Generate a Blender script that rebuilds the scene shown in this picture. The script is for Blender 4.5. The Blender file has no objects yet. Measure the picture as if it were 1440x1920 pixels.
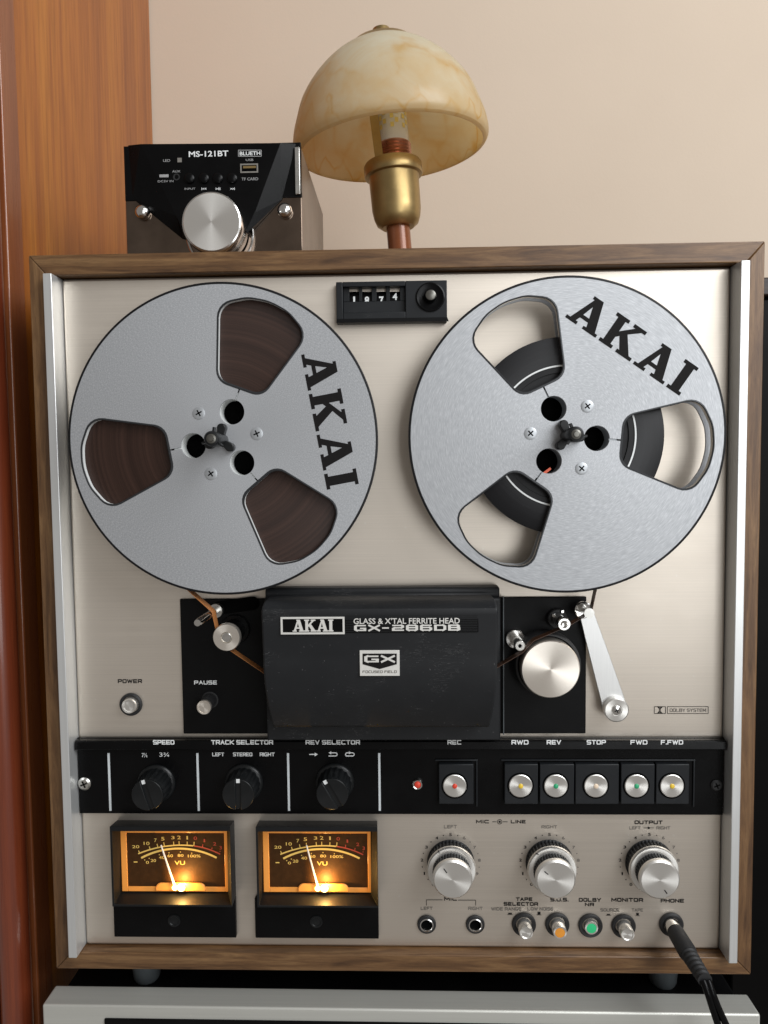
import bpy, math, random
from math import radians as R, pi, sin, cos, atan2, sqrt
from mathutils import Vector, Matrix

random.seed(7)
SC = bpy.context.scene
COL = SC.collection

# ------------------------------------------------------------------ camera
F, CU, CV = 1396.7545, 720.0, 960.0
CAMP = Vector((0.0048, -0.4485, 0.0952))
PITCH, YAW, ROLL = 0.0605, 0.0289, -0.0092
M3 = (Matrix.Rotation(ROLL, 3, 'Z') @ Matrix.Rotation(YAW, 3, 'Y') @ Matrix.Rotation(PITCH, 3, 'X')
      @ Matrix(((1, 0, 0), (0, 0, -1), (0, 1, 0))))
cam_d = bpy.data.cameras.new('camera')
cam = bpy.data.objects.new('camera', cam_d)
COL.objects.link(cam)
mw = Matrix((M3[0], -M3[1], -M3[2])).transposed().to_4x4()
mw.translation = CAMP
cam.matrix_world = mw
cam_d.sensor_fit = 'VERTICAL'
cam_d.sensor_height = 36.0
cam_d.lens = 36.0 * F / 1920.0
cam_d.clip_start = 0.01
cam_d.clip_end = 50
SC.camera = cam

# ------------------------------------------------------------------ light
world = bpy.data.worlds.new('World')
SC.world = world
world.use_nodes = True
bg = world.node_tree.nodes['Background']
bg.inputs[0].default_value = (0.62, 0.58, 0.54, 1)
bg.inputs[1].default_value = 0.39


def area(name, loc, target, sx, sy, power, col):
    ld = bpy.data.lights.new(name, 'AREA')
    ld.shape = 'RECTANGLE'
    ld.size, ld.size_y = sx, sy
    ld.energy = power
    ld.color = col
    o = bpy.data.objects.new(name, ld)
    COL.objects.link(o)
    o.location = loc
    o.rotation_euler = (Vector(target) - Vector(loc)).to_track_quat('-Z', 'Y').to_euler()
    return o


area('window_light', (1.05, -0.92, 1.00), (0.0, 0.05, 0.05), 0.9, 1.1, 27, (0.96, 0.98, 1.0))
area('added_reflection_light', (0.95, -2.3, 0.25), (0.0, 0.0, 0.05), 1.0, 1.7, 17, (0.95, 0.98, 1.0))  # soft light added for reflections on the metal front, towards the right

SC.view_settings.view_transform = 'Standard'
SC.view_settings.look = 'None'
SC.view_settings.exposure = 0.0
SC.view_settings.gamma = 1.0
SC.view_settings.use_curve_mapping = False
SC.render.engine = 'CYCLES'
SC.cycles.use_denoising = True
SC.cycles.max_bounces = 8

# ------------------------------------------------------------------ helpers


def at(u, v, y=0.0):
    """point of the plane Y = y seen at photo pixel (u, v)"""
    d = M3.transposed() @ Vector(((u - CU) / F, (v - CV) / F, 1))
    return CAMP + d * ((y - CAMP.y) / d.y)


def atz(u, v, z):
    d = M3.transposed() @ Vector(((u - CU) / F, (v - CV) / F, 1))
    return CAMP + d * ((z - CAMP.z) / d.z)


def mm(px, y=0.0):
    return px * (y - CAMP.y) / F


class MB:
    def __init__(s):
        s.v, s.f = [], []

    def add(s, vs, fs):
        n = len(s.v)
        s.v += [tuple(p) for p in vs]
        s.f += [tuple(i + n for i in f) for f in fs]
        return s

    def box(s, x0, x1, y0, y1, z0, z1):
        return s.add([(x0, y0, z0), (x1, y0, z0), (x1, y1, z0), (x0, y1, z0), (x0, y0, z1), (x1, y0, z1), (x1, y1, z1), (x0, y1, z1)],
                     [(0, 3, 2, 1), (4, 5, 6, 7), (0, 1, 5, 4), (1, 2, 6, 5), (2, 3, 7, 6), (3, 0, 4, 7)])

    def prism(s, pts, y0, y1):
        """polygon in (x, z), counter-clockwise seen from the camera, from front y0 to back y1"""
        n = len(pts)
        vs = [(x, y0, z) for x, z in pts] + [(x, y1, z) for x, z in pts]
        fs = [tuple(range(n)), tuple(range(2 * n - 1, n - 1, -1))]
        for i in range(n):
            j = (i + 1) % n
            fs.append((i, i + n, j + n, j))
        return s.add(vs, fs)

    def plate(s, pts, y):
        return s.add([(x, y, z) for x, z in pts], [tuple(range(len(pts)))])

    def lathe(s, c, prof, seg=48, axis='Y', teeth=None):
        """prof: list of (radius, offset along the axis); axis Y points towards the camera with negative offsets.
        teeth=(i0, i1, depth): rings i0..i1 get a toothed radius"""
        vs, fs, rings = [], [], []
        for k, (r, h) in enumerate(prof):
            if r <= 1e-7:
                rings.append([len(vs)])
                vs.append((c[0], c[1] + h, c[2]) if axis == 'Y' else (c[0], c[1], c[2] + h))
                continue
            ring = []
            for i in range(seg):
                a = 2 * pi * i / seg
                rr = r
                if teeth and teeth[0] <= k <= teeth[1] and (i // 2) % 2:
                    rr = r - teeth[2]
                ring.append(len(vs))
                if axis == 'Y':
                    vs.append((c[0] + rr * cos(a), c[1] + h, c[2] + rr * sin(a)))
                else:
                    vs.append((c[0] + rr * cos(a), c[1] + rr * sin(a), c[2] + h))
            rings.append(ring)
        for a, b in zip(rings, rings[1:]):
            for i in range(seg):
                j = (i + 1) % seg
                if len(a) == 1 and len(b) == 1:
                    break
                if len(a) == 1:
                    fs.append((a[0], b[i], b[j]))
                elif len(b) == 1:
                    fs.append((a[i], a[j], b[0]))
                else:
                    fs.append((a[i], a[j], b[j], b[i]))
        return s.add(vs, fs)

    def tube(s, pts, rads, seg=12, cap=True):
        pts = [Vector(p) for p in pts]
        if not isinstance(rads, (list, tuple)):
            rads = [rads] * len(pts)
        vs, fs = [], []
        up = Vector((0.13, 0.21, 0.97))
        for i, p in enumerate(pts):
            t = (pts[min(i + 1, len(pts) - 1)] - pts[max(i - 1, 0)]).normalized()
            a = t.cross(up)
            if a.length < 1e-3:
                a = t.cross(Vector((1, 0, 0)))
            a.normalize()
            b = t.cross(a)
            for k in range(seg):
                w = 2 * pi * k / seg
                vs.append(p + (a * cos(w) + b * sin(w)) * rads[i])
        for i in range(len(pts) - 1):
            for k in range(seg):
                l = (k + 1) % seg
                fs.append((i * seg + k, i * seg + l, (i + 1) * seg + l, (i + 1) * seg + k))
        if cap:
            fs.append(tuple(range(seg))[::-1])
            fs.append(tuple(range((len(pts) - 1) * seg, len(pts) * seg)))
        return s.add(vs, fs)

    def bar(s, p0, p1, w, y):
        """flat printed stroke in the plane Y = y between (x, z) points"""
        d = Vector((p1[0] - p0[0], p1[1] - p0[1]))
        n = Vector((-d.y, d.x)).normalized() * w / 2
        return s.plate([(p0[0] - n.x, p0[1] - n.y), (p1[0] - n.x, p1[1] - n.y), (p1[0] + n.x, p1[1] + n.y), (p0[0] + n.x, p0[1] + n.y)], y)

    def build(s, name, mat, parent=None, bevel=0, smooth=35, segs=2):
        return finish(name, s.v, s.f, mat, parent, bevel, smooth, segs)


ORG = {}


def finish(name, verts, faces, mat, parent=None, bevel=0, smooth=35, segs=2):
    xs, ys, zs = zip(*verts)
    c = Vector(((min(xs) + max(xs)) / 2, (min(ys) + max(ys)) / 2, (min(zs) + max(zs)) / 2))
    me = bpy.data.meshes.new(name)
    me.from_pydata([Vector(p) - c for p in verts], [], faces)
    me.validate()
    import bmesh
    bm = bmesh.new()
    bm.from_mesh(me)
    bmesh.ops.recalc_face_normals(bm, faces=bm.faces)
    bm.to_mesh(me)
    bm.free()
    if smooth:
        me.shade_smooth()
        me.set_sharp_from_angle(angle=R(smooth))
    me.materials.append(mat)
    o = bpy.data.objects.new(name, me)
    COL.objects.link(o)
    place(o, c, parent)
    if bevel:
        b = o.modifiers.new('bevel', 'BEVEL')
        b.width = bevel
        b.segments = segs
        b.limit_method = 'ANGLE'
        b.angle_limit = R(40)
    return o


def place(o, c, parent):
    ORG[o] = Vector(c)
    if parent is not None:
        o.parent = parent
        o.location = Vector(c) - ORG[parent]
    else:
        o.location = c


def empty(name, loc, label, cat):
    o = bpy.data.objects.new(name, None)
    o.empty_display_size = 0.02
    COL.objects.link(o)
    place(o, loc, None)
    return tag(o, label, cat)


def tag(o, label, cat):
    o['label'] = label
    o['category'] = cat
    return o


def glyph_mesh(s, bold):
    cu = bpy.data.curves.new('t', 'FONT')
    cu.body = s
    cu.offset = bold
    cu.resolution_u = 3
    o = bpy.data.objects.new('t', cu)
    COL.objects.link(o)
    bpy.context.view_layer.update()
    me = bpy.data.meshes.new_from_object(o.evaluated_get(bpy.context.evaluated_depsgraph_get()))
    vs = [tuple(v.co) for v in me.vertices]
    fs = [tuple(p.vertices) for p in me.polygons]
    bpy.data.objects.remove(o)
    bpy.data.curves.remove(cu)
    bpy.data.meshes.remove(me)
    return vs, fs


def text(s, u0, v0, u1, v1, y, mat, parent, bold=0.0, name='lettering', depth=0.0, rot=0.0, shear=0.0):
    """printed or raised lettering filling the photo box (u0,v0)-(u1,v1) on the plane Y = y"""
    a, b = at(u0, v1, y), at(u1, v0, y)
    return text_w(s, (a.x + b.x) / 2, (a.z + b.z) / 2, abs(b.x - a.x), abs(b.z - a.z), y, mat, parent, bold, name, depth, rot)


def text_w(s, cx, cz, w, h, y, mat, parent, bold=0.0, name='lettering', depth=0.0, rot=0.0, mb=None):
    vs, fs = glyph_mesh(s, bold)
    return put_glyphs(vs, fs, cx, cz, w, h, y, mat, parent, name, depth, rot, mb)


def put_glyphs(vs, fs, cx, cz, w, h, y, mat, parent, name, depth, rot, mb=None):
    x0, x1 = min(v[0] for v in vs), max(v[0] for v in vs)
    z0, z1 = min(v[1] for v in vs), max(v[1] for v in vs)
    ca, sa = cos(rot), sin(rot)
    P = []
    for v in vs:
        lx = ((v[0] - x0) / (x1 - x0) - .5) * w
        lz = ((v[1] - z0) / (z1 - z0) - .5) * h
        P.append((cx + lx * ca - lz * sa, y - depth, cz + lx * sa + lz * ca))
    if mb is not None:
        mb.add(P, fs)
        return None
    m = MB()
    m.add(P, fs)
    if depth > 0:
        n = len(P)
        edges = {}
        for f in fs:
            for i in range(len(f)):
                e = (f[i], f[(i + 1) % len(f)])
                edges[e] = 1
        m.v += [(p[0], y, p[2]) for p in P]
        for (a, b) in edges:
            if (b, a) not in edges:
                m.f.append((a, a + n, b + n, b))
    return m.build(name, mat, parent, smooth=0)


# square extended lettering drawn with single strokes (front-panel print)
_O = [(.14, 0), (.86, 0), (1, .14), (1, .86), (.86, 1), (.14, 1), (0, .86), (0, .14), (.14, 0)]
STROKE = {
    'A': [[(0, 0), (.5, 1), (1, 0)], [(.2, .34), (.8, .34)]],
    'B': [[(0, 0), (0, 1), (.85, 1), (.95, .9), (.95, .62), (.85, .52), (0, .52)], [(.85, .52), (1, .42), (1, .1), (.88, 0), (0, 0)]],
    'C': [[(.98, 1), (.14, 1), (0, .86), (0, .14), (.14, 0), (.98, 0)]],
    'D': [[(0, 0), (0, 1), (.82, 1), (1, .82), (1, .18), (.82, 0), (0, 0)]],
    'E': [[(.95, 1), (0, 1), (0, 0), (.95, 0)], [(0, .5), (.85, .5)]],
    'F': [[(.95, 1), (0, 1), (0, 0)], [(0, .5), (.82, .5)]],
    'G': [[(.98, 1), (.14, 1), (0, .86), (0, .14), (.14, 0), (1, 0), (1, .42), (.62, .42)]],
    'H': [[(0, 0), (0, 1)], [(1, 0), (1, 1)], [(0, .5), (1, .5)]],
    'I': [[(0, 0), (0, 1)]],
    'K': [[(0, 0), (0, 1)], [(1, 1), (.2, .5), (1, 0)], [(0, .5), (.2, .5)]],
    'L': [[(0, 1), (0, 0), (.95, 0)]],
    'M': [[(0, 0), (0, 1), (.5, .25), (1, 1), (1, 0)]],
    'N': [[(0, 0), (0, 1), (1, 0), (1, 1)]],
    'O': [_O],
    'P': [[(0, 0), (0, 1), (.86, 1), (1, .88), (1, .54), (.86, .42), (0, .42)]],
    'R': [[(0, 0), (0, 1), (.86, 1), (1, .88), (1, .54), (.86, .42), (0, .42)], [(.6, .42), (1, 0)]],
    'S': [[(.96, 1), (.12, 1), (0, .88), (0, .64), (.12, .52), (.88, .52), (1, .4), (1, .12), (.88, 0), (.04, 0)]],
    'T': [[(0, 1), (1, 1)], [(.5, 1), (.5, 0)]],
    'U': [[(0, 1), (0, .14), (.14, 0), (.86, 0), (1, .14), (1, 1)]],
    'V': [[(0, 1), (.5, 0), (1, 1)]],
    'W': [[(0, 1), (.25, 0), (.5, .9), (.75, 0), (1, 1)]],
    'X': [[(0, 0), (1, 1)], [(0, 1), (1, 0)]],
    'Y': [[(0, 1), (.5, .48), (1, 1)], [(.5, .48), (.5, 0)]],
    '.': [[(0, 0), (0, .04)]], '-': [[(0, .48), (.8, .48)]],
    '2': [[(.02, 1), (.88, 1), (1, .88), (1, .64), (.88, .52), (.12, .48), (0, .36), (0, 0), (1, 0)]],
    '6': [[(.96, 1), (.12, 1), (0, .88), (0, .12), (.12, 0), (.88, 0), (1, .12), (1, .42), (.88, .54), (0, .54)]],
    '8': [_O, [(0, .52), (1, .52)]],
}
GW = {'I': 0, '.': 0, 'M': 1.5, 'W': 1.75, '-': .7}


def etext(s, u0, v0, u1, v1, y, mat, parent, th=.17, tx=None, depth=0.0, gap=.55, name='lettering'):
    a, b = at(u0, v1, y), at(u1, v0, y)
    h = abs(b.z - a.z)
    tz = th * h
    tx = tz if tx is None else tx * h
    segs, x = [], 0.0
    for ch in s:
        if ch == ' ':
            x += .75
            continue
        w = GW.get(ch, 1.25)
        for pl in STROKE[ch]:
            segs += [((x + p[0] * w, p[1]), (x + q_[0] * w, q_[1])) for p, q_ in zip(pl, pl[1:])]
        x += w + gap
    tot = x - gap
    sx, sz = (abs(b.x - a.x) - tx) / tot, h - tz
    mb = MB()
    for k, (p, q_) in enumerate(segs):
        P = Vector((a.x + tx / 2 + p[0] * sx, a.z + tz / 2 + p[1] * sz))
        Q = Vector((a.x + tx / 2 + q_[0] * sx, a.z + tz / 2 + q_[1] * sz))
        d = (Q - P).normalized()
        t = sqrt((tz * d.x) ** 2 + (tx * d.y) ** 2)
        e = sqrt((tx * d.x) ** 2 + (tz * d.y) ** 2) * .5
        P, Q = P - d * e * .92, Q + d * e * .92
        yy = y - depth - 1.5e-6 * (k % 12)
        n = Vector((-d.y, d.x)) * t / 2
        quad = [(P.x - n.x, P.y - n.y), (Q.x - n.x, Q.y - n.y), (Q.x + n.x, Q.y + n.y), (P.x + n.x, P.y + n.y)]
        if depth:
            mb.prism(quad, yy, y)
        else:
            mb.plate(quad, yy)
    return mb.build(name, mat, parent, smooth=0)


# slab-serif capitals as polygons in a 1 x 1 cell
SLAB = {
    'A': [[(0.00, 0), (.36, 0), (.36, .10), (.29, .10), (.34, .24), (.60, .24), (.635, .10), (.55, .10), (.55, 0), (1, 0), (1, .10), (.92, .10), (.64, 1), (.34, 1), (.34, .90), (.40, .90), (.11, .10), (0, .10)],
          [(.375, .36), (.47, .70), (.565, .36)]],
    'K': [[(0, 0), (.42, 0), (.42, .11), (.33, .11), (.33, .36), (.41, .45), (.62, .11), (.55, .11), (.55, 0), (1.04, 0), (1.04, .11), (.93, .11), (.57, .62), (.86, .89), (.97, .89), (.97, 1), (.57, 1), (.57, .89), (.65, .89), (.33, .56), (.33, .89), (.42, .89), (.42, 1), (0, 1), (0, .89), (.09, .89), (.09, .11), (0, .11)]],
    'I': [[(0, 0), (.44, 0), (.44, .11), (.35, .11), (.35, .89), (.44, .89), (.44, 1), (0, 1), (0, .89), (.09, .89), (.09, .11), (0, .11)]],
}


def slab_word(word, gap=.14):
    """triangulated slab lettering -> verts, faces"""
    from mathutils.geometry import tessellate_polygon
    vs, fs, x = [], [], 0.0
    for ch in word:
        loops = SLAB[ch]
        pts = [p for l in loops for p in l]
        tri = tessellate_polygon([[Vector((p[0], p[1], 0)) for p in l] for l in loops])
        n = len(vs)
        vs += [(p[0] + x, p[1], 0) for p in pts]
        for t in tri:
            a, b, c = [Vector(pts[i]) for i in t]
            t = t if (b - a).cross(c - a) > 0 else (t[0], t[2], t[1])
            fs.append(tuple(i + n for i in t))
        x += max(p[0] for p in pts) + gap
    return vs, fs


# ------------------------------------------------------------------ materials


class NT:
    def __init__(s, name):
        s.m = bpy.data.materials.new(name)
        s.m.use_nodes = True
        s.t = s.m.node_tree
        s.b = s.t.nodes['Principled BSDF']
        s.out = s.t.nodes['Material Output']

    def n(s, kind, **kw):
        nd = s.t.nodes.new('ShaderNode' + kind)
        for k, v in kw.items():
            if k.startswith('_'):
                setattr(nd, k[1:], v)
            else:
                nd.inputs[k.replace('__', ' ')].default_value = v
        return nd

    def l(s, a, b):
        s.t.links.new(a, b)

    def coords(s, scale=(1, 1, 1), kind='Object'):
        tc = s.n('TexCoord')
        mp = s.n('Mapping')
        mp.inputs['Scale'].default_value = scale
        s.l(tc.outputs[kind], mp.inputs['Vector'])
        return mp.outputs['Vector']

    def noise(s, vec, scale, detail=4, rough=.6, dist=0):
        nd = s.n('TexNoise')
        nd.inputs['Scale'].default_value = scale
        nd.inputs['Detail'].default_value = detail
        nd.inputs['Roughness'].default_value = rough
        nd.inputs['Distortion'].default_value = dist
        s.l(vec, nd.inputs['Vector'])
        return nd.outputs['Fac']

    def ramp(s, fac, stops):
        nd = s.n('ValToRGB')
        cr = nd.color_ramp
        while len(cr.elements) < len(stops):
            cr.elements.new(.5)
        for e, (p, c) in zip(cr.elements, stops):
            e.position = p
            e.color = (*c, 1) if len(c) == 3 else c
        s.l(fac, nd.inputs['Fac'])
        return nd.outputs['Color']

    def mix(s, fac, a, b, mode='MIX'):
        nd = s.n('Mix', _data_type='RGBA', _blend_type=mode)
        for sock, v in ((nd.inputs[0], fac), (nd.inputs[6], a), (nd.inputs[7], b)):
            if isinstance(v, (int, float)):
                sock.default_value = v
            elif isinstance(v, tuple):
                sock.default_value = (*v, 1)
            else:
                s.l(v, sock)
        return nd.outputs[2]

    def math(s, op, a, b=None):
        nd = s.n('Math', _operation=op)
        for i, v in enumerate((a, b)):
            if v is None:
                continue
            if isinstance(v, (int, float)):
                nd.inputs[i].default_value = v
            else:
                s.l(v, nd.inputs[i])
        return nd.outputs[0]

    def bump(s, fac, strength, dist=.0002):
        nd = s.n('Bump')
        nd.inputs['Strength'].default_value = strength
        nd.inputs['Distance'].default_value = dist
        s.l(fac, nd.inputs['Height'])
        s.l(nd.outputs[0], s.b.inputs['Normal'])

    def set(s, color=None, metallic=None, rough=None, **kw):
        b = s.b.inputs
        if color is not None:
            if isinstance(color, tuple):
                b['Base Color'].default_value = (*color, 1)
            else:
                s.l(color, b['Base Color'])
        if metallic is not None:
            b['Metallic'].default_value = metallic
        if rough is not None:
            if isinstance(rough, (int, float)):
                b['Roughness'].default_value = rough
            else:
                s.l(rough, b['Roughness'])
        for k, v in kw.items():
            b[k.replace('__', ' ')].default_value = v
        return s.m


def plain(name, color, metallic=0.0, rough=.5, var=.12, vscale=60, bump=0.0, **kw):
    """plain colour with a little unevenness"""
    m = NT(name)
    v = m.coords()
    f = m.noise(v, vscale, 5)
    dark = tuple(c * (1 - var) for c in color)
    lite = tuple(min(1, c * (1 + var)) for c in color)
    col = m.ramp(f, [(.3, dark), (.7, lite)])
    rr = m.math('ADD', m.math('MULTIPLY', m.noise(v, vscale * 2.3, 3), .16), rough - .08)
    if bump:
        m.bump(m.noise(v, 2600, 2), bump, .0001)
    return m.set(col, metallic, rr, **kw)


def dusty_black(name, color, rough, dust=(.16, .16, .16), amount=.5, scale=900, scratch=True, spec=.28, haze_k=.25):
    m = NT(name)
    v = m.coords()
    spots = m.ramp(m.noise(v, scale, 2, .5), [(.72, (0, 0, 0)), (.80, (1, 1, 1))])
    haze = m.ramp(m.noise(v, 22, 4), [(.42, (0, 0, 0)), (.85, (haze_k,) * 3)])
    fac = m.mix(1.0, spots, haze, 'ADD')
    if scratch:
        w = m.noise(m.coords((30, 30, 190)), 2.2, 2, .5, 1.5)
        ln = m.ramp(w, [(.493, (0, 0, 0)), (.5, (.8, .8, .8)), (.507, (0, 0, 0))])
        msk = m.ramp(m.noise(v, 35, 2), [(.55, (0, 0, 0)), (.62, (1, 1, 1))])
        fac = m.mix(1.0, fac, m.mix(1.0, ln, msk, 'MULTIPLY'), 'ADD')
    fac = m.mix(1.0, fac, (amount, amount, amount), 'MULTIPLY')
    col = m.mix(fac, color, dust)
    rr = m.math('ADD', m.math('MULTIPLY', m.noise(v, 40, 4), .25), rough - .12)
    m.bump(m.noise(v, 1800, 2), .12, .0001)
    return m.set(col, 0, rr, Specular__IOR__Level=spec)


def brushed_linear(name, color, metallic, rough, vec, var=.1, aniso=0.0):
    m = NT(name)
    v = m.coords(vec)
    f = m.noise(v, 1.0, 6, .7)
    big = m.noise(m.coords(), 9, 3)
    col = m.ramp(f, [(.25, tuple(c * (1 - var) for c in color)), (.75, tuple(min(1, c * (1 + var)) for c in color))])
    col = m.mix(.25, col, m.ramp(big, [(.3, tuple(c * .86 for c in color)), (.7, color)]))
    specks = m.ramp(m.noise(m.coords(), 330, 1, .4), [(.77, (0, 0, 0)), (.82, (.35, .35, .35))])
    col = m.mix(specks, col, (.75, .72, .66))
    rr = m.math('ADD', m.math('ADD', m.math('MULTIPLY', f, .14), rough - .12), m.math('MULTIPLY', m.noise(m.coords((1, 1, 1.6)), 26, 5, .65, .6), .10))
    m.bump(f, .18, .00005)
    if aniso:
        tg = m.n('CombineXYZ')
        tg.inputs[0].default_value = 1.0
        m.l(tg.outputs[0], m.b.inputs['Tangent'])
    return m.set(col, metallic, rr, Anisotropic=aniso)


def spun(name, color, rough=.30, aniso=.85, rings=2600):
    """turned metal: concentric tool marks round the local Y axis"""
    m = NT(name)
    tc = m.n('TexCoord')
    sep = m.n('SeparateXYZ')
    m.l(tc.outputs['Object'], sep.inputs[0])
    r = m.math('SQRT', m.math('ADD', m.math('POWER', sep.outputs[0], 2), m.math('POWER', sep.outputs[2], 2)))
    cmb = m.n('CombineXYZ')
    m.l(r, cmb.inputs[0])
    f = m.noise(cmb.outputs[0], rings, 3)
    tg = m.n('Tangent', _direction_type='RADIAL', _axis='Y')
    m.l(tg.outputs[0], m.b.inputs['Tangent'])
    col = m.ramp(f, [(.3, tuple(c * .95 for c in color)), (.7, color)])
    return m.set(col, .82, m.math('ADD', m.math('MULTIPLY', f, .04), rough - .02), Anisotropic=aniso)


def wood(name, c0, c1, c2, vec, rough=.35, coat=0.0, ring=6.0):
    m = NT(name)
    v = m.coords(vec)
    g = m.noise(v, ring, 6, .62, 1.2)
    fine = m.noise(m.coords(tuple(x * 9 for x in vec)), ring, 4, .7)
    col = m.ramp(g, [(.28, c0), (.5, c1), (.72, c2)])
    col = m.mix(m.ramp(fine, [(.45, (0, 0, 0)), (.75, (.45, .45, .45))]), col, tuple(x * .55 for x in c0))
    rr = m.math('ADD', m.math('MULTIPLY', fine, .2), rough - .1)
    m.bump(fine, .12, .0002)
    return m.set(col, 0, rr, Coat__Weight=coat, Coat__Roughness=.12)


def emit(name, color, strength, base=None):
    m = NT(name)
    m.set(base or color, 0, .4)
    m.b.inputs['Emission Color'].default_value = (*color, 1)
    m.b.inputs['Emission Strength'].default_value = strength
    return m.m


K = {}
K['panel'] = brushed_linear('champagne_brushed_aluminium', (.70, .632, .55), .80, .41, (5, 1, 1050), .09, .45)
K['strip'] = brushed_linear('bright_aluminium', (.74, .75, .745), .62, .36, (900, 900, 6), .05)
K['faceplate'] = brushed_linear('satin_silver_aluminium', (.62, .62, .575), .5, .48, (8, 700, 900), .06)
K['arm'] = brushed_linear('arm_aluminium', (.74, .74, .73), .85, .36, (900, 900, 30), .08)
K['chrome'] = plain('polished_steel', (.72, .71, .69), 1.0, .16, .06, 200)
K['steel'] = plain('satin_steel', (.66, .65, .62), 1.0, .30, .08, 300)
K['spun'] = spun('turned_aluminium', (.82, .80, .76))
K['spun_warm'] = spun('turned_aluminium_warm', (.84, .78, .70))
K['black'] = dusty_black('black_painted_plate', (.0022, .0022, .0025), .45, (.08, .08, .08), .14, 900, True, .16)
K['gloss'] = dusty_black('black_gloss_plastic', (.0018, .0018, .0021), .28, (.08, .08, .08), .10, 900, True, .16)
K['cover'] = dusty_black('worn_black_plastic', (.0085, .0094, .0110), .54, (.18, .18, .18), .62, 700, True, .34, .06)
K['key'] = dusty_black('charcoal_key_plastic', (.0085, .0100, .0120), .45, (.12, .12, .12), .25, 900, True, .3)
K['knobblack'] = dusty_black('black_knob_plastic', (.0060, .0068, .0074), .34, (.2, .2, .2), .25, 900, False, .3)
K['bezel'] = dusty_black('matt_black_bezel', (.0050, .0056, .0064), .55, (.10, .10, .10), .15, 900, False, .3)
K['rubber'] = plain('dark_rubber', (.014, .014, .015), 0, .6)
K['void'] = plain('unlit_hollow', (.0025, .0025, .0025), 0, .8, Specular__IOR__Level=.02)
K['foot'] = plain('grey_foot_plastic', (.075, .085, .09), 0, .35)
K['white'] = plain('white_print', (.78, .80, .80), 0, .5, .1, 900)
K['offwhite'] = plain('worn_white_line', (.62, .66, .68), 0, .45, .08, 500)
K['silverprint'] = plain('silver_lettering', (.78, .77, .73), .25, .32, .06, 800)
K['blackprint'] = plain('black_print', (.011, .010, .010), 0, .6, .2, 900, Specular__IOR__Level=.1)
K['greyprint'] = plain('faded_grey_print', (.15, .135, .12), 0, .5, .15, 900)
K['ampprint'] = plain('dim_white_print', (.34, .34, .34), 0, .5, .15, 900)
K['walnut_h'] = wood('walnut_across', (.055, .025, .010), (.14, .070, .028), (.25, .140, .060), (2.2, 30, 30), .42)
K['walnut_v'] = wood('walnut_upright', (.055, .025, .010), (.14, .070, .028), (.25, .140, .060), (30, 30, 2.2), .42)
K['wardrobe'] = wood('orange_veneer', (.20, .046, .004), (.36, .105, .008), (.47, .165, .014), (16, 11, .5), .34, .14, 3.0)
K['wardrobe_stile'] = wood('pinkish_brown_veneer', (.19, .048, .015), (.23, .066, .020), (.28, .088, .028), (26, 20, .8), .30, .35, 3.0)
K['wardrobe_red'] = wood('red_brown_veneer', (.14, .026, .009), (.18, .036, .013), (.23, .052, .018), (26, 20, .8), .30, .6, 3.0)
K['darkwood'] = wood('dark_stained_wood', (.012, .006, .004), (.022, .011, .007), (.035, .018, .010), (2.2, 30, 30), .5)

# sand-swirled reel flange; right reel's spinning blur put into its colour as streaks
for nm, streak, con in (('sanded_reel_aluminium', 1.6, .58), ('motion_streaked_reel_aluminium', 8.0, .45)):
    m = NT(nm)
    tc = m.n('TexCoord')
    sep = m.n('SeparateXYZ')
    m.l(tc.outputs['Object'], sep.inputs[0])
    r = m.math('SQRT', m.math('ADD', m.math('POWER', sep.outputs[0], 2), m.math('POWER', sep.outputs[2], 2)))
    ang = m.math('ARCTAN2', sep.outputs[2], sep.outputs[0])
    cmb = m.n('CombineXYZ')
    m.l(m.math('MULTIPLY', r, 2000.0), cmb.inputs[0])
    m.l(m.math('MULTIPLY', ang, 110.0 / streak), cmb.inputs[1])
    f = m.noise(cmb.outputs[0], 1.0, 3, .7)
    col = m.ramp(f, [(.28, tuple(c - .15 * con for c in (.43, .442, .46))), (.50, (.43, .442, .46)), (.72, tuple(c + .26 * con for c in (.43, .442, .46)))])
    m.bump(f, .7 * con, .00012)
    K[nm] = m.set(col, .50, m.math('ADD', m.math('MULTIPLY', f, -.25), .62), Anisotropic=.25)
    tg = m.n('Tangent', _direction_type='RADIAL', _axis='Y')
    m.l(tg.outputs[0], m.b.inputs['Tangent'])

m = NT('plaster_beige')
v = m.coords()
K['wall'] = m.set(m.ramp(m.noise(v, 3, 5), [(.3, (.59, .485, .38)), (.7, (.63, .52, .41))]), 0, .8)
m.bump(m.noise(v, 420, 3), .22, .0004)

for nm, c0, c1 in (('brown_tape_pack', (.012, .006, .0045), (.058, .030, .022)), ('black_tape_pack', (.007, .007, .008), (.014, .014, .016))):
    m = NT(nm)
    tc = m.n('TexCoord')
    sep = m.n('SeparateXYZ')
    m.l(tc.outputs['Object'], sep.inputs[0])
    r = m.math('SQRT', m.math('ADD', m.math('POWER', sep.outputs[0], 2), m.math('POWER', sep.outputs[2], 2)))
    cmb = m.n('CombineXYZ')
    m.l(r, cmb.inputs[0])
    f = m.noise(cmb.outputs[0], 190, 6, .8)
    tg = m.n('Tangent', _direction_type='RADIAL', _axis='Y')
    m.l(tg.outputs[0], m.b.inputs['Tangent'])
    m.bump(f, .5, .0002)
    K[nm] = m.set(m.ramp(f, [(.3, c0), (.7, c1)]), .0, .42, Anisotropic=.6, Specular__IOR__Level=.3)

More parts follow.
